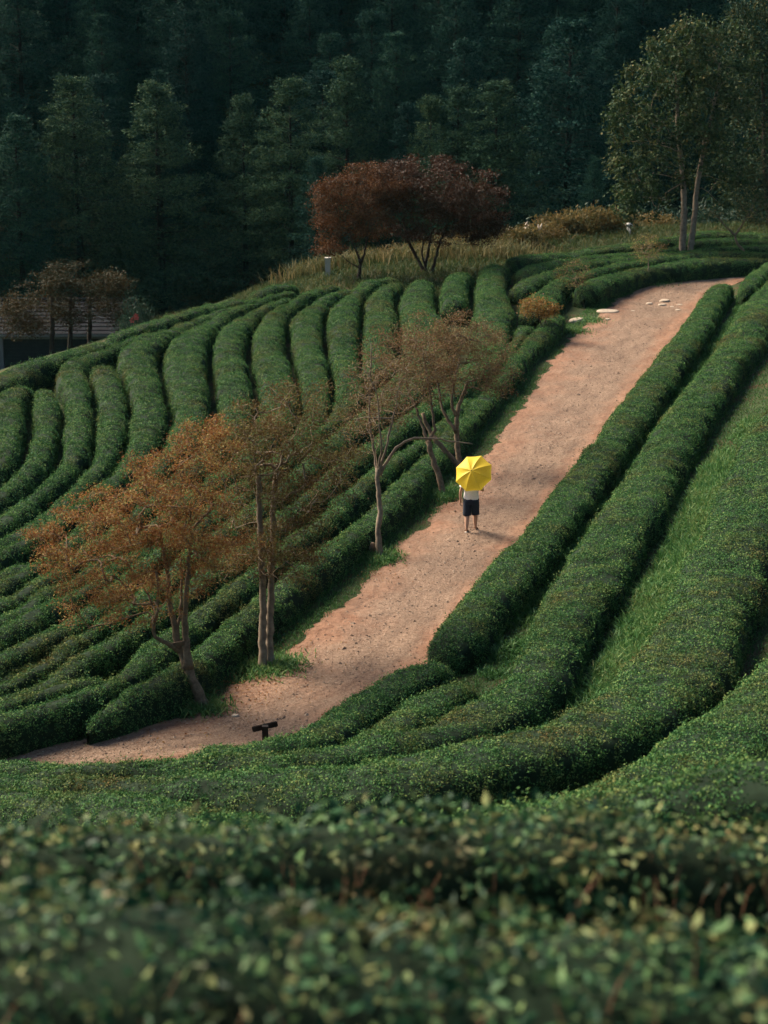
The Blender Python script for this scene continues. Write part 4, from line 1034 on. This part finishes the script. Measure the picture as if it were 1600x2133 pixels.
# weedy banks below the right-hand rows
def bank(key, off_a, off_b, n, seed, lo, hi, h, lab):
    r = np.random.default_rng(seed)
    S, hw = HEDGES[key]
    P = strip_points(S, n, off_a, off_b, r, lo, hi)
    P = P[(wob(P, 1.6, seed) + r.normal(0, .5, len(P))) > -.5]
    tag(link('weedy_bank', blades('weedy_bank', P + np.c_[np.zeros((len(P), 2)), .10 * wob(P, 2.4, seed + 9)], r, h, .034, .7), M['grass']), lab, 'grass', kind='stuff')
bank('H3', .7, 2.1, 60000, 31, .0, .66, (.10, .42), 'bright weedy grass bank below the massive third hedge')
bank('H2', .6, 1.7, 40000, 32, .05, .80, (.08, .30), 'thin weedy grass strip below the second right hand hedge')
bank('H4', .75, 1.5, 9000, 33, .0, .5, (.10, .26), 'dark weedy strip left of the nearest valley hedge')
rg = np.random.default_rng(44)
q = np.c_[rg.uniform(-14, 26, 400000), rg.uniform(20, 72, 400000)]
sd_ = sdist(q[:, 0], q[:, 1], HILL)
q = q[(sd_ > 1.0) & (sd_ < 9) & (np.abs(q[:, 0]) < .21 * q[:, 1] + 2)]
q = q[:60000]
tag(link('hillside_grass', blades('hillside_grass', np.c_[q, zt(q[:, 0], q[:, 1])], rg, (.05, .14), .022, .6), M['grass']), 'grass and weeds covering the right hillside between its hedges', 'grass', kind='stuff')
# tufts of weeds at the tree feet
Pt = []
for (u, v, n, s) in [(425, 1478, 900, .28), (395, 1470, 500, .3), (560, 1395, 1200, .35), (585, 1388, 500, .25), (792, 1165, 700, .3), (922, 1035, 700, .28), (945, 1025, 250, .2), (1195, 690, 500, .35), (1225, 670, 500, .4), (1370, 592, 400, .4)]:
    c = hit([(u, v)])[0]
    q = c[:2] + r.normal(0, s, (n, 2)); Pt.append(np.c_[q, zt(q[:, 0], q[:, 1]) + .02])
tag(link('foot_weeds', blades('foot_weeds', np.vstack(Pt), r, (.08, .26), .03, .6), M['grass']), 'weeds growing round the feet of the path side trees', 'weeds', kind='stuff')
# tall dry grass on the crest
Pt = []
for (u, v, n, s) in [(625, 592, 350, .7), (660, 586, 450, .8), (700, 580, 400, .9), (770, 572, 300, 1.0), (830, 566, 300, 1.0), (930, 560, 350, 1.1), (990, 552, 350, 1.1), (1060, 540, 500, 1.0)]:
    c = at_depth(np.array(u), np.array(v), np.array(100.5 if u > 700 else 98.0))
    q = c[:2] + r.normal(0, s, (n, 2)); Pt.append(np.c_[q, zt(q[:, 0], q[:, 1])])
tag(link('tall_grass', blades('tall_grass', np.vstack(Pt), r, (.5, 1.25), .045, .22), M['strawgrass']), 'tall dry grass growing on the crest behind the field', 'grass', kind='stuff')
rg = np.random.default_rng(45)
q = np.c_[rg.uniform(-10, 30, 300000), rg.uniform(80, 125, 300000)]
dc = -sdist(q[:, 0], q[:, 1], CREST); dh = sdist(q[:, 0], q[:, 1], HILL)
keep = (dc > -7.5) & (dc < 6) & (dh < -4)
for sp in SPECS:
    if sp['S'][:, 1].max() > 78:
        far_ = sp['S'][sp['S'][:, 1] > 76][::2]
        kk = np.where(keep)[0]
        dm = ((q[kk][:, None] - far_[None]) ** 2).sum(-1).min(1)
        keep[kk[dm < .45]] = False
q = q[keep][:42000]
tag(link('crest_grass', blades('crest_grass', np.c_[q, zt(q[:, 0], q[:, 1])], rg, (.12, .5), .04, .5), M['crestgrass']), 'rough mixed grass covering the crest ground around the maroon trees', 'grass', kind='stuff')
# pampas grass plumes
for k_, (u0, v0, lab) in enumerate([(1075, 480, 'pampas grass clump with pale plumes right of the maroon dome'), (1108, 478, 'pampas grass clump with pale plumes at the left end of the brush')]):
    c = at_depth(np.array(u0), np.array(530), np.array(105.0)); c[2] = zt(c[0], c[1])
    root = empty('pampas_grass', Vector(c), lab, 'grass clump')
    st = MB(); pm = MB()
    rq = np.random.default_rng(90 + k_)
    for j in range(6):
        top = at_depth(np.array(u0 + rq.uniform(-20, 20)), np.array(v0 + rq.uniform(-8, 14)), np.array(105.0 + rq.uniform(-.4, .4)))
        b0 = c + np.r_[rq.normal(0, .15, 2), -.05]
        st.tube(np.array([b0, (b0 + top) / 2 + (0, 0, .2), top]), np.array([.012, .009, .006]), 4, cap=False)
        dv = np.array([rq.uniform(-.1, .25), 0, .36])
        pm.tube(np.array([top, top + dv * .3, top + dv * .7, top + dv]), np.array([.012, .05, .045, .008]), 6)
    link('stalks', st.mesh('stalks'), M['strawgrass'], root); link('plumes', pm.mesh('plumes'), M['plume'], root)

# ------------------------------------------------------------------ stones, posts, sign
def stone(u, v, sx, sy, sz, rz, seed, lab):
    c = hit([(u, v)])[0]
    bm = bmesh.new(); bmesh.ops.create_icosphere(bm, subdivisions=3, radius=1)
    V = np.array([x.co for x in bm.verts])
    V *= (1 + .16 * wob(V, 2.2, seed) + .05 * wob(V, 6, seed + 5))[:, None]
    V[:, 2] = np.clip(V[:, 2], -.6, .55)
    for vt, q in zip(bm.verts, V): vt.co = (q[0] * sx, q[1] * sy, q[2] * sz)
    me = bpy.data.meshes.new('stone'); bm.to_mesh(me); bm.free()
    for p in me.polygons: p.use_smooth = True
    o = link('path_stone', me, M['stone']); o.location = (c[0], c[1], c[2] + .03 + sz * .15); o.rotation_euler = (0, 0, rz)
    tag(o, lab, 'stone', 'stones lying at the top of the path')
stone(1266, 651, .50, .42, .10, .2, 1, 'largest pale flat stone lying at the left of the upper path')
stone(1202, 670, .52, .22, .14, .9, 2, 'long pale stone half buried at the left verge of the upper path')
stone(1384, 630, .26, .22, .12, .1, 3, 'blocky pale stone, topmost of the group in the middle of the upper path')
stone(1380, 638, .20, .18, .10, .6, 4, 'pale stone just below the topmost of the upper path group')
stone(1353, 634, .16, .14, .07, .3, 5, 'small pale stone left of the upper path group')
stone(1416, 637, .15, .13, .06, .3, 6, 'small pale stone right of the upper path group, near the hedge')
stone(1266, 668, .14, .12, .06, .3, 7, 'small stone just below the largest flat stone')
stone(1412, 648, .12, .14, .05, .3, 8, 'small stone by the hedge below the upper path group')
stone(1400, 642, .09, .09, .05, .3, 9, 'tiny stone between the upper path group and the hedge')
stone(1318, 650, .08, .09, .04, .3, 10, 'tiny stone alone right of the largest flat stone')
stone(490, 1498, .09, .07, .05, .3, 11, 'pale pebble stone lying on the lower path right of the leaning trunk')

# white post on the crest
c = at_depth(np.array(683), np.array(585), np.array(94.8)); c[2] = zt(c[0], c[1])
root = empty('white_post', Vector(c), 'weathered white square post on the crest left of the maroon trees', 'post')
top = at_depth(np.array(683), np.array(537), np.array(94.8))[2]
mb = MB(); hh = (top - c[2] + .3) / 2
mb.box(c + (0, 0, hh - .3), (.13, .13, hh)); link('shaft', mb.mesh('shaft', False), M['white_post'], root)
mb = MB(); mb.box((c[0], c[1], top + .03), (.155, .155, .035)); link('cap', mb.mesh('cap', False), M['white_post'], root)
# small white lantern among the brush
c = at_depth(np.array(1311), np.array(505), np.array(108.0)); c[2] = zt(c[0], c[1])
top = at_depth(np.array(1311), np.array(463), np.array(108.0))
root = empty('garden_lantern', Vector(c), 'small white garden lantern standing in the brush near the tall tree', 'lantern')
mb = MB(); mb.tube(np.array([c - (0, 0, .2), (c + top) / 2, top - (0, 0, .45)]), np.array([.07, .07, .07]), 10); link('pole', mb.mesh('pole'), M['white_post'], root)
mb = MB(); mb.tube(top + np.array([[0, 0, -.5], [0, 0, -.42], [0, 0, -.2], [0, 0, -.15]]), np.array([.06, .12, .12, .08]), 10); link('lamp_body', mb.mesh('lamp_body'), M['white_post'], root)
mb = MB(); mb.tube(top + np.array([[0, 0, -.2], [0, 0, -.16], [0, 0, -.06], [0, 0, .02]]), np.array([.12, .21, .14, .02]), 12); link('cap', mb.mesh('cap'), M['white_post'], root)

# dark wooden sign behind the low hedge
c = hit([(553, 1556)])[0]; T0 = c[1] / ray(553, 1540)[1] - .0
Tc = float(np.linalg.norm(c - np.array([0, 0, CAM_H])) / np.linalg.norm(ray(553, 1556)))
root = empty('wooden_sign', Vector(c), 'little dark wooden signpost seen from behind, above the low hedge', 'sign')
ptop = at_depth(np.array(553), np.array(1507), np.array(Tc))
mb = MB(); mb.box(((c[0] + ptop[0]) / 2, c[1], (c[2] + ptop[2]) / 2 - .1), (.062, .05, (ptop[2] - c[2]) / 2 + .1)); link('post', mb.mesh('post', False), M['signwood'], root)
bm = bmesh.new(); bmesh.ops.create_cube(bm, size=1)
for v_ in bm.verts: v_.co = (v_.co.x * .53, v_.co.y * .035, v_.co.z * .125)
bmesh.ops.bevel(bm, geom=[e for e in bm.edges], offset=.014, segments=2, affect='EDGES')
me = bpy.data.meshes.new('board'); bm.to_mesh(me); bm.free()
o = bpy.data.objects.new('board', me); me.materials.append(M['signwood']); COL.objects.link(o); o.parent = root
bc = at_depth(np.array(551.5), np.array(1516.5), np.array(Tc))
o.location = Vector(bc) - root.location + Vector((0, .075, 0)); o.rotation_euler = (0, -.20, .12)
# board in the fork of the rust tree
c = hit([(425, 1476)])[0]; Tt = float(c[1] / ray(425, 1476)[1])
bm = bmesh.new(); bmesh.ops.create_cube(bm, size=1)
for v_ in bm.verts: v_.co = (v_.co.x * .36, v_.co.y * .05, v_.co.z * .10)
bmesh.ops.bevel(bm, geom=[e for e in bm.edges], offset=.01, segments=2, affect='EDGES')
me = bpy.data.meshes.new('wooden_board'); bm.to_mesh(me); bm.free()
o = link('wooden_board', me, M['boardwood']); o.location = Vector(at_depth(np.array(369), np.array(1338), np.array(Tt))) + Vector((0, -.13, 0)); o.rotation_euler = (0, -.2, .1)
tag(o, 'short wooden board fixed across the fork of the rust tree', 'board')

# ------------------------------------------------------------------ house behind the crest
t = 112.0
hx0, hx1 = at_depth(np.array(4), np.array(700), np.array(t))[0] - 6.0, at_depth(np.array(268), np.array(700), np.array(t))[0]
hy = at_depth(np.array(100), np.array(700), np.array(t))[1]
z_e = at_depth(np.array(100), np.array(697), np.array(t))[2]; z_r = at_depth(np.array(100), np.array(628), np.array(t + 2.2))[2]
z_b = float(zt((hx0 + hx1) / 2, hy)) - .8
root = empty('house', ((hx0 + hx1) / 2, hy, z_b), 'low dark house with slate roof behind the crest at the left edge', 'house')
mb = MB(); mb.box(((hx0 + hx1) / 2, hy + 2.6, (z_b + z_e) / 2), ((hx1 - hx0) / 2 - .25, 2.4, (z_e - z_b) / 2)); link('wall', mb.mesh('wall', False), M['darkwall'], root)
zz = z_b + .1; nb = int((z_e - z_b) / .2)
for k_ in range(nb):
    mb = MB(); mb.box(((hx0 + hx1) / 2, hy + .17, z_b + .1 + k_ * .2), ((hx1 - hx0) / 2 - .3, .02, .085), Matrix.Rotation(-.1, 4, 'X')); link('wall_board', mb.mesh('wall_board', False), M['darkwall'], root)
px_ = at_depth(np.array(2), np.array(740), np.array(t))[0]
mb = MB(); mb.box((px_ - .12, hy + .06, (z_b + z_e) / 2), (.22, .12, (z_e - z_b) / 2 - .05)); link('corner_pillar', mb.mesh('corner_pillar', False), M['plaster'], root)
mb = MB(); mb.box(((hx0 + hx1) / 2, hy - .32, z_e + .02), ((hx1 - hx0) / 2 + .2, .06, .07)); link('gutter', mb.mesh('gutter', False), M['plaster'], root)
mb = MB(); mb.box(((hx0 + hx1) / 2, hy + .1, z_e - .22), ((hx1 - hx0) / 2 - .1, .05, .05)); link('eave_beam', mb.mesh('eave_beam', False), M['plaster'], root)
nr = 9
sl = math.atan2(z_r - z_e, 2.9)
for side in (1, -1):
    for k_ in range(nr):
        f = (k_ + .5) / nr
        yy = hy - .3 + f * 2.9 if side == 1 else hy + 5.5 - f * 2.9
        mb = MB(); mb.box(((hx0 + hx1) / 2, yy, z_e + .1 + f * (z_r - z_e)), ((hx1 - hx0) / 2 + .2, .5 * 2.9 / nr / math.cos(sl) * 1.25, .035), Matrix.Rotation(side * (sl - .09), 4, 'X'))
        link('roof_course', mb.mesh('roof_course', False), M['rooftile'], root)
mb = MB(); mb.tube(np.array([[hx0 - .25, hy + 2.6, z_r + .14], [(hx0 + hx1) / 2, hy + 2.6, z_r + .14], [hx1 + .25, hy + 2.6, z_r + .14]]), np.array([.13, .13, .13]), 8); link('ridge', mb.mesh('ridge'), M['rooftile'], root)

# ------------------------------------------------------------------ walker with umbrella
skin = plain('skin', (.50, .29, .195), .6, .12, 20, 0, .3)
cloth_w = plain('white cotton', (.80, .80, .80), .85, .08, 30, .15, .2)
cloth_n = plain('navy cotton', (.018, .026, .042), .85, .25, 40, .2, .2)
hairm = plain('black hair', (.012, .010, .009), .6, .3, 40, .3, .3)
solem = plain('sandal', (.10, .055, .035), .8, .3, 20)
solel = plain('sandal sole', (.55, .50, .44), .8, .15, 20)
wp = hit([(981, 1110)])[0]
wz = float(wp[2]) + .045
walker = empty('person', (wp[0], wp[1], wz), 'person seen from behind in white shirt and navy shorts, walking up the path', 'person')
walker.rotation_euler = (0, 0, math.radians(-7))
walker.scale = (1.17, 1.12, 1.0)
def skin_mesh(verts, edges, name, mat_, parent, root_i=0, sub=2):
    me = bpy.data.meshes.new(name)
    me.from_pydata([v[:3] for v in verts], edges, [])
    o = bpy.data.objects.new(name, me); COL.objects.link(o); o.parent = parent
    sk = o.modifiers.new('skin', 'SKIN'); sk.use_smooth_shade = True
    if not me.skin_vertices: 
        try: me.attributes.new('skin', 'FLOAT_VECTOR', 'POINT')
        except Exception: pass
    lay = me.skin_vertices[0].data
    for k_, v in enumerate(verts):
        rd = v[3] if isinstance(v[3], tuple) else (v[3], v[3])
        lay[k_].radius = rd; lay[k_].use_root = (k_ == root_i)
    o.modifiers.new('sub', 'SUBSURF').levels = sub; o.modifiers['sub'].render_levels = sub
    me.materials.append(mat_)
    return o
HAND_R = (.20, .24, 1.335)
bv = [(0, 0, .97, (.135, .10)), (0, -.01, 1.10, (.125, .09)), (0, -.005, 1.25, (.145, .10)), (0, -.01, 1.38, (.15, .09)), (0, 0, 1.475, .058), (0, .015, 1.53, .052), (0, .03, 1.60, (.068, .080)), (0, .025, 1.67, (.074, .088)), (0, .015, 1.725, (.05, .06)),
      (-.165, -.01, 1.415, .058), (-.215, -.035, 1.28, .046), (-.25, -.05, 1.145, .039), (-.262, -.01, 1.01, .033), (-.265, .035, .895, .025),
      (.165, -.01, 1.415, .058), (.225, -.04, 1.29, .046), (.275, -.045, 1.17, .039), (.25, .09, 1.24, .033), (.215, .205, 1.315, .025),
      (-.09, 0, .90, .088), (-.095, -.01, .70, .074), (-.090, -.04, .49, .060), (-.090, -.10, .34, .063), (-.092, -.165, .12, .038), (-.095, -.175, .065, .034), (-.10, -.08, .035, (.036, .026)), (-.105, 0, .022, (.034, .018)),
      (.09, 0, .90, .088), (.095, .05, .70, .074), (.095, .09, .49, .060), (.095, .085, .34, .063), (.097, .10, .11, .038), (.10, .09, .05, .034), (.105, .19, .032, (.036, .025)), (.11, .27, .02, (.034, .016))]
be = [(0, 1), (1, 2), (2, 3), (3, 4), (4, 5), (5, 6), (6, 7), (7, 8), (3, 9), (9, 10), (10, 11), (11, 12), (12, 13), (3, 14), (14, 15), (15, 16), (16, 17), (17, 18),
      (0, 19), (19, 20), (20, 21), (21, 22), (22, 23), (23, 24), (24, 25), (25, 26), (0, 27), (27, 28), (28, 29), (29, 30), (30, 31), (31, 32), (32, 33), (33, 34)]
def add_hand(w, palm, fingers, thumb):
    i0 = len(bv); bv.append((*palm, (.036, .016))); be.append((w, i0))
    for ch in fingers + [thumb]:
        p = i0
        for k_, q in enumerate(ch):
            bv.append((*q, .0095 - .001 * k_)); be.append((p, len(bv) - 1)); p = len(bv) - 1
add_hand(13, (-.267, .055, .835), [[(-.272, .03 + .018 * k_, .775 - .004 * abs(k_ - 1.4)), (-.268, .035 + .018 * k_, .738), (-.255, .04 + .017 * k_, .708 + .006 * abs(k_ - 1))] for k_ in range(4)], [(-.255, .095, .825), (-.245, .11, .79), (-.243, .11, .765)])
add_hand(18, (.205, .245, 1.335), [[(.178 + .0 * k_, .255 - .004 * k_, 1.372 - .02 * k_), (.168, .285, 1.37 - .02 * k_), (.19, .30, 1.365 - .02 * k_)] for k_ in range(4)], [(.205, .232, 1.375), (.19, .25, 1.395), (.178, .27, 1.395)])
body = skin_mesh(bv, be, 'body', skin, walker, 0, 2)
# face and ears as children of the body's head
mb = MB()
for sx in (-1, 1): mb.tube(np.array([[sx * .076, .018, 1.60], [sx * .086, .008, 1.63], [sx * .084, .012, 1.655]]), np.array([.010, .017, .011]), 6)
link('ears', mb.mesh('ears'), skin, walker, False)
mb = MB(); mb.tube(np.array([[0, .112, 1.645], [0, .130, 1.615], [0, .112, 1.605]]), np.array([.008, .014, .009]), 6); link('nose', mb.mesh('nose'), skin, walker, False)
mb = MB()
for sx in (-1, 1): mb.tube(np.array([[sx * .018, .108, 1.645], [sx * .032, .110, 1.647], [sx * .046, .098, 1.645]]), np.array([.004, .007, .004]), 6)
link('eyes', mb.mesh('eyes'), hairm, walker, False)
mb = MB(); mb.tube(np.array([[-.025, .104, 1.575], [0, .112, 1.572], [.025, .104, 1.575]]), np.array([.003, .006, .003]), 5); link('mouth', mb.mesh('mouth'), plain('lips', (.35, .12, .10)), walker, False)
# hair cap
bm = bmesh.new(); bmesh.ops.create_icosphere(bm, subdivisions=4, radius=1)
V = np.array([v.co for v in bm.verts]); Vn = V * (1 + .05 * wob(V, 7, 3))[:, None]
for v_, q in zip(bm.verts, Vn): v_.co = (q[0] * .093, q[1] * .107 + .008, q[2] * .105 + 1.665)
bmesh.ops.delete(bm, geom=[v for v in bm.verts if (v.co.y > .045 and v.co.z < 1.70) or v.co.z < 1.60], context='VERTS')
me = bpy.data.meshes.new('hair'); bm.to_mesh(me); bm.free()
for p in me.polygons: p.use_smooth = True
link('hair', me, hairm, walker, False)
def loft(mb, rings, k=20):
    """rings: (cx, cy, z, rx, ry)"""
    th = np.arange(k) * 2 * math.pi / k
    V = []
    for j, (cx, cy, z, rx, ry) in enumerate(rings):
        f = 1 + .02 * np.sin(th * 5 + j * 1.7) + .015 * np.sin(th * 9 - j)
        V.append(np.stack([cx + rx * np.cos(th) * f, cy + ry * np.sin(th) * f, np.full(k, z) + .006 * np.sin(th * 3 + j)], -1))
    i = np.arange(len(rings) - 1)[:, None] * k; j = np.arange(k)[None]; j2 = (j + 1) % k
    mb.add(np.vstack(V), np.stack([i + j, i + j2, i + k + j2, i + k + j], -1).reshape(-1, 4))
mb = MB()
loft(mb, [(0, 0, .925, .176, .132), (0, 0, .95, .182, .135), (0, -.005, 1.02, .176, .130), (0, -.008, 1.10, .168, .122), (0, -.006, 1.2, .178, .125), (0, -.006, 1.31, .192, .126), (0, -.008, 1.39, .19, .118), (0, -.006, 1.44, .155, .10), (0, 0, 1.475, .10, .08), (0, .004, 1.49, .075, .07)])
for s, el in ((-1, (-.225, -.04, 1.25)), (1, (.238, -.042, 1.27))):
    a = np.array([s * .12, -.01, 1.41]); b = np.array(el)
    mb.tube(np.array([a, a * .6 + b * .4, a * .2 + b * .8, b]), np.array([.085, .078, .070, .072]), 14, cap=False)
link('shirt', mb.mesh('shirt'), cloth_w, walker, False)
mb = MB()
loft(mb, [(0, 0, .98, .166, .122), (0, 0, .96, .172, .128), (0, 0, .90, .186, .138), (0, -.004, .82, .192, .140), (0, 0, .78, .188, .13)])
for s, kn in ((-1, -.03), (1, .075)):
    loft(mb, [(s * .088, 0, .86, .100, .128), (s * .090, kn * .25, .74, .104, .118), (s * .092, kn * .6, .62, .100, .106), (s * .095, kn * .9, .50, .098, .100), (s * .095, kn * .95, .455, .099, .100), (s * .095, kn * .95, .46, .088, .09)], 18)
link('shorts', mb.mesh('shorts'), cloth_n, walker, False)
for s, (y0, y1, zz, lift) in ((-1, (-.215, .035, -.002, .022)), (1, (.05, .30, -.002, 0.))):
    cx = s * .10
    prof = [(0, .030), (.15, .037), (.4, .036), (.7, .045), (.9, .040), (1, .022)]
    top_, bot_ = [], []
    for f, hw_ in prof:
        y = y0 + (y1 - y0) * f; z = zz + lift * (1 - f) ** 2
        top_ += [(cx - hw_, y, z), (cx + hw_, y, z)]; bot_ += [(cx - hw_, y, z - .028), (cx + hw_, y, z - .028)]
    n = len(prof); V = np.array(top_ + bot_); F = []
    for k_ in range(n - 1):
        a = 2 * k_; F += [[a, a + 1, a + 3, a + 2], [2 * n + a, 2 * n + a + 2, 2 * n + a + 3, 2 * n + a + 1], [a, a + 2, 2 * n + a + 2, 2 * n + a], [a + 1, 2 * n + a + 1, 2 * n + a + 3, a + 3]]
    F += [[0, 2 * n, 2 * n + 1, 1], [2 * n - 2, 2 * n - 1, 4 * n - 1, 4 * n - 2]]
    mb = MB(); mb.add(V, F); sd_ = link('sandal', mb.mesh('sandal', False), solel, walker, False)
    mb = MB(); yc = y0 + (y1 - y0) * .62
    th = np.linspace(0, math.pi, 7); 
    mb.tube(np.stack([cx + .046 * np.cos(th), np.full(7, yc), zz + .004 + .046 * np.sin(th)], -1), np.full(7, .011), 6); st_ = link('strap', mb.mesh('strap'), solem, sd_, False)

# umbrella: canopy towards the camera, shaft over the right shoulder
UR, SAG = .545, .25
vback = -Vector(ray(988, 988)).normalized()
rightv = Vector((1, 0, 0)); upv = Vector((0, SP, CP))
axis = (vback + .44 * (-.62 * rightv + .78 * upv)).normalized()
ap = Vector(at_depth(np.array(982.2), np.array(980.4), np.array(float(wp[1] / ray(981, 1110)[1]) - .95)))
umb = empty('umbrella', ap, 'open yellow umbrella tilted back over the shoulder of the walker', 'umbrella')
um, n, l, b, out = mat('yellow nylon')
tcn = N(n, 'ShaderNodeTexCoord').outputs['Object']
f = noise_tex(n, l, 30, 3, tcn)
cc = ramp(n, l, f, [(.3, (.90, .64, .045)), (.7, (.95, .71, .065))])
l.new(cc, b.inputs['Base Color']); b.inputs['Roughness'].default_value = .55; b.inputs['Specular IOR Level'].default_value = .3
tr = N(n, 'ShaderNodeBsdfTranslucent'); l.new(cc, tr.inputs[0]); ms = N(n, 'ShaderNodeMixShader'); ms.inputs[0].default_value = .48
l.new(b.outputs[0], ms.inputs[1]); l.new(tr.outputs[0], ms.inputs[2]); l.new(ms.outputs[0], out.inputs[0])
# local frame: z along axis
zx = axis; xx = (rightv - rightv.dot(zx) * zx).normalized(); yx = zx.cross(xx)
FR = np.array([xx, yx, zx])
nseg, nrad, per = 8, 12, 8
for pnl in range(8):
    V, F = [], []
    for i in range(nrad + 1):
        q = i / nrad
        for j in range(per + 1):
            a = math.radians(20.5 + 45 * (pnl + j / per))
            f_ = j / per
            ch = math.cos(math.pi / 8) / math.cos((f_ - .5) * math.pi / 4)      # straight hem between ribs
            sag = 1 - .025 * math.sin(math.pi * f_) * q
            rad_ = UR * q * (1 - (1 - ch) * 1.0) * sag
            z = -SAG * (q ** 2.0) - .02 * math.sin(math.pi * f_) * math.sin(math.pi * q)
            V.append((rad_ * math.cos(a), rad_ * math.sin(a), z))
    for i in range(nrad):
        for j in range(per):
            p = i * (per + 1) + j; F.append([p, p + per + 1, p + per + 2, p + 1])
    V = np.array(V) @ FR + np.array(ap)
    link('canopy_panel', np_mesh('canopy_panel', V, F, smooth=True), um, umb)
metal = plain('umbrella metal', (.35, .34, .32), .35, .1, 10, 0, .6)
for k_ in range(8):
    a = math.radians(20.5 + 45 * k_)
    Q = np.array([(UR * q * math.cos(a), UR * q * math.sin(a), -SAG * q ** 2 - .006) for q in np.linspace(.02, 1.0, 10)]) @ FR + np.array(ap)
    mb = MB(); mb.tube(Q, np.full(10, .003), 5); link('rib', mb.mesh('rib'), metal, umb)
mb = MB(); mb.tube(np.array([(0, 0, -.9), (0, 0, -.4), (0, 0, 0)]) @ FR + np.array(ap), np.full(3, .006), 8); link('shaft', mb.mesh('shaft'), metal, umb)
mb = MB(); mb.tube(np.array([(0, 0, -.002), (0, 0, .02), (0, 0, .05)]) @ FR + np.array(ap), np.array([.011, .007, .004]), 8); link('ferrule', mb.mesh('ferrule'), solem, umb)
mb = MB()
hook = [(0, 0, -.78), (0, 0, -.88)] + [(0, -.045 + .045 * math.cos(x), -.88 - .045 * math.sin(x)) for x in np.linspace(.3, 3.4, 9)]
mb.tube(np.array(hook) @ FR + np.array(ap), np.full(len(hook), .013), 8); link('handle', mb.mesh('handle'), M['signwood'], umb)
hw_ = np.array([(0, 0, -.80)]) @ FR + np.array(ap)
print('handle world', hw_ - np.array([wp[0], wp[1], wz]))

# ------------------------------------------------------------------ thin teal haze added to lift the dark tones of the forest
mb = MB(); mb.box((0, 300, 55), (1650, 1350, 66)); hz = link('haze', mb.mesh('haze', False), bpy.data.materials.new('teal haze'))
hm = hz.data.materials[0]; hm.use_nodes = True; hm.node_tree.nodes.clear()
pv = hm.node_tree.nodes.new('ShaderNodeVolumePrincipled'); pv.inputs['Color'].default_value = (.32, .90, .92, 1); pv.inputs['Density'].default_value = .00004
ho = hm.node_tree.nodes.new('ShaderNodeOutputMaterial'); hm.node_tree.links.new(pv.outputs[0], ho.inputs['Volume'])
tag(hz, 'thin cool haze added over the whole tea valley to lift its darks', 'haze', kind='stuff')
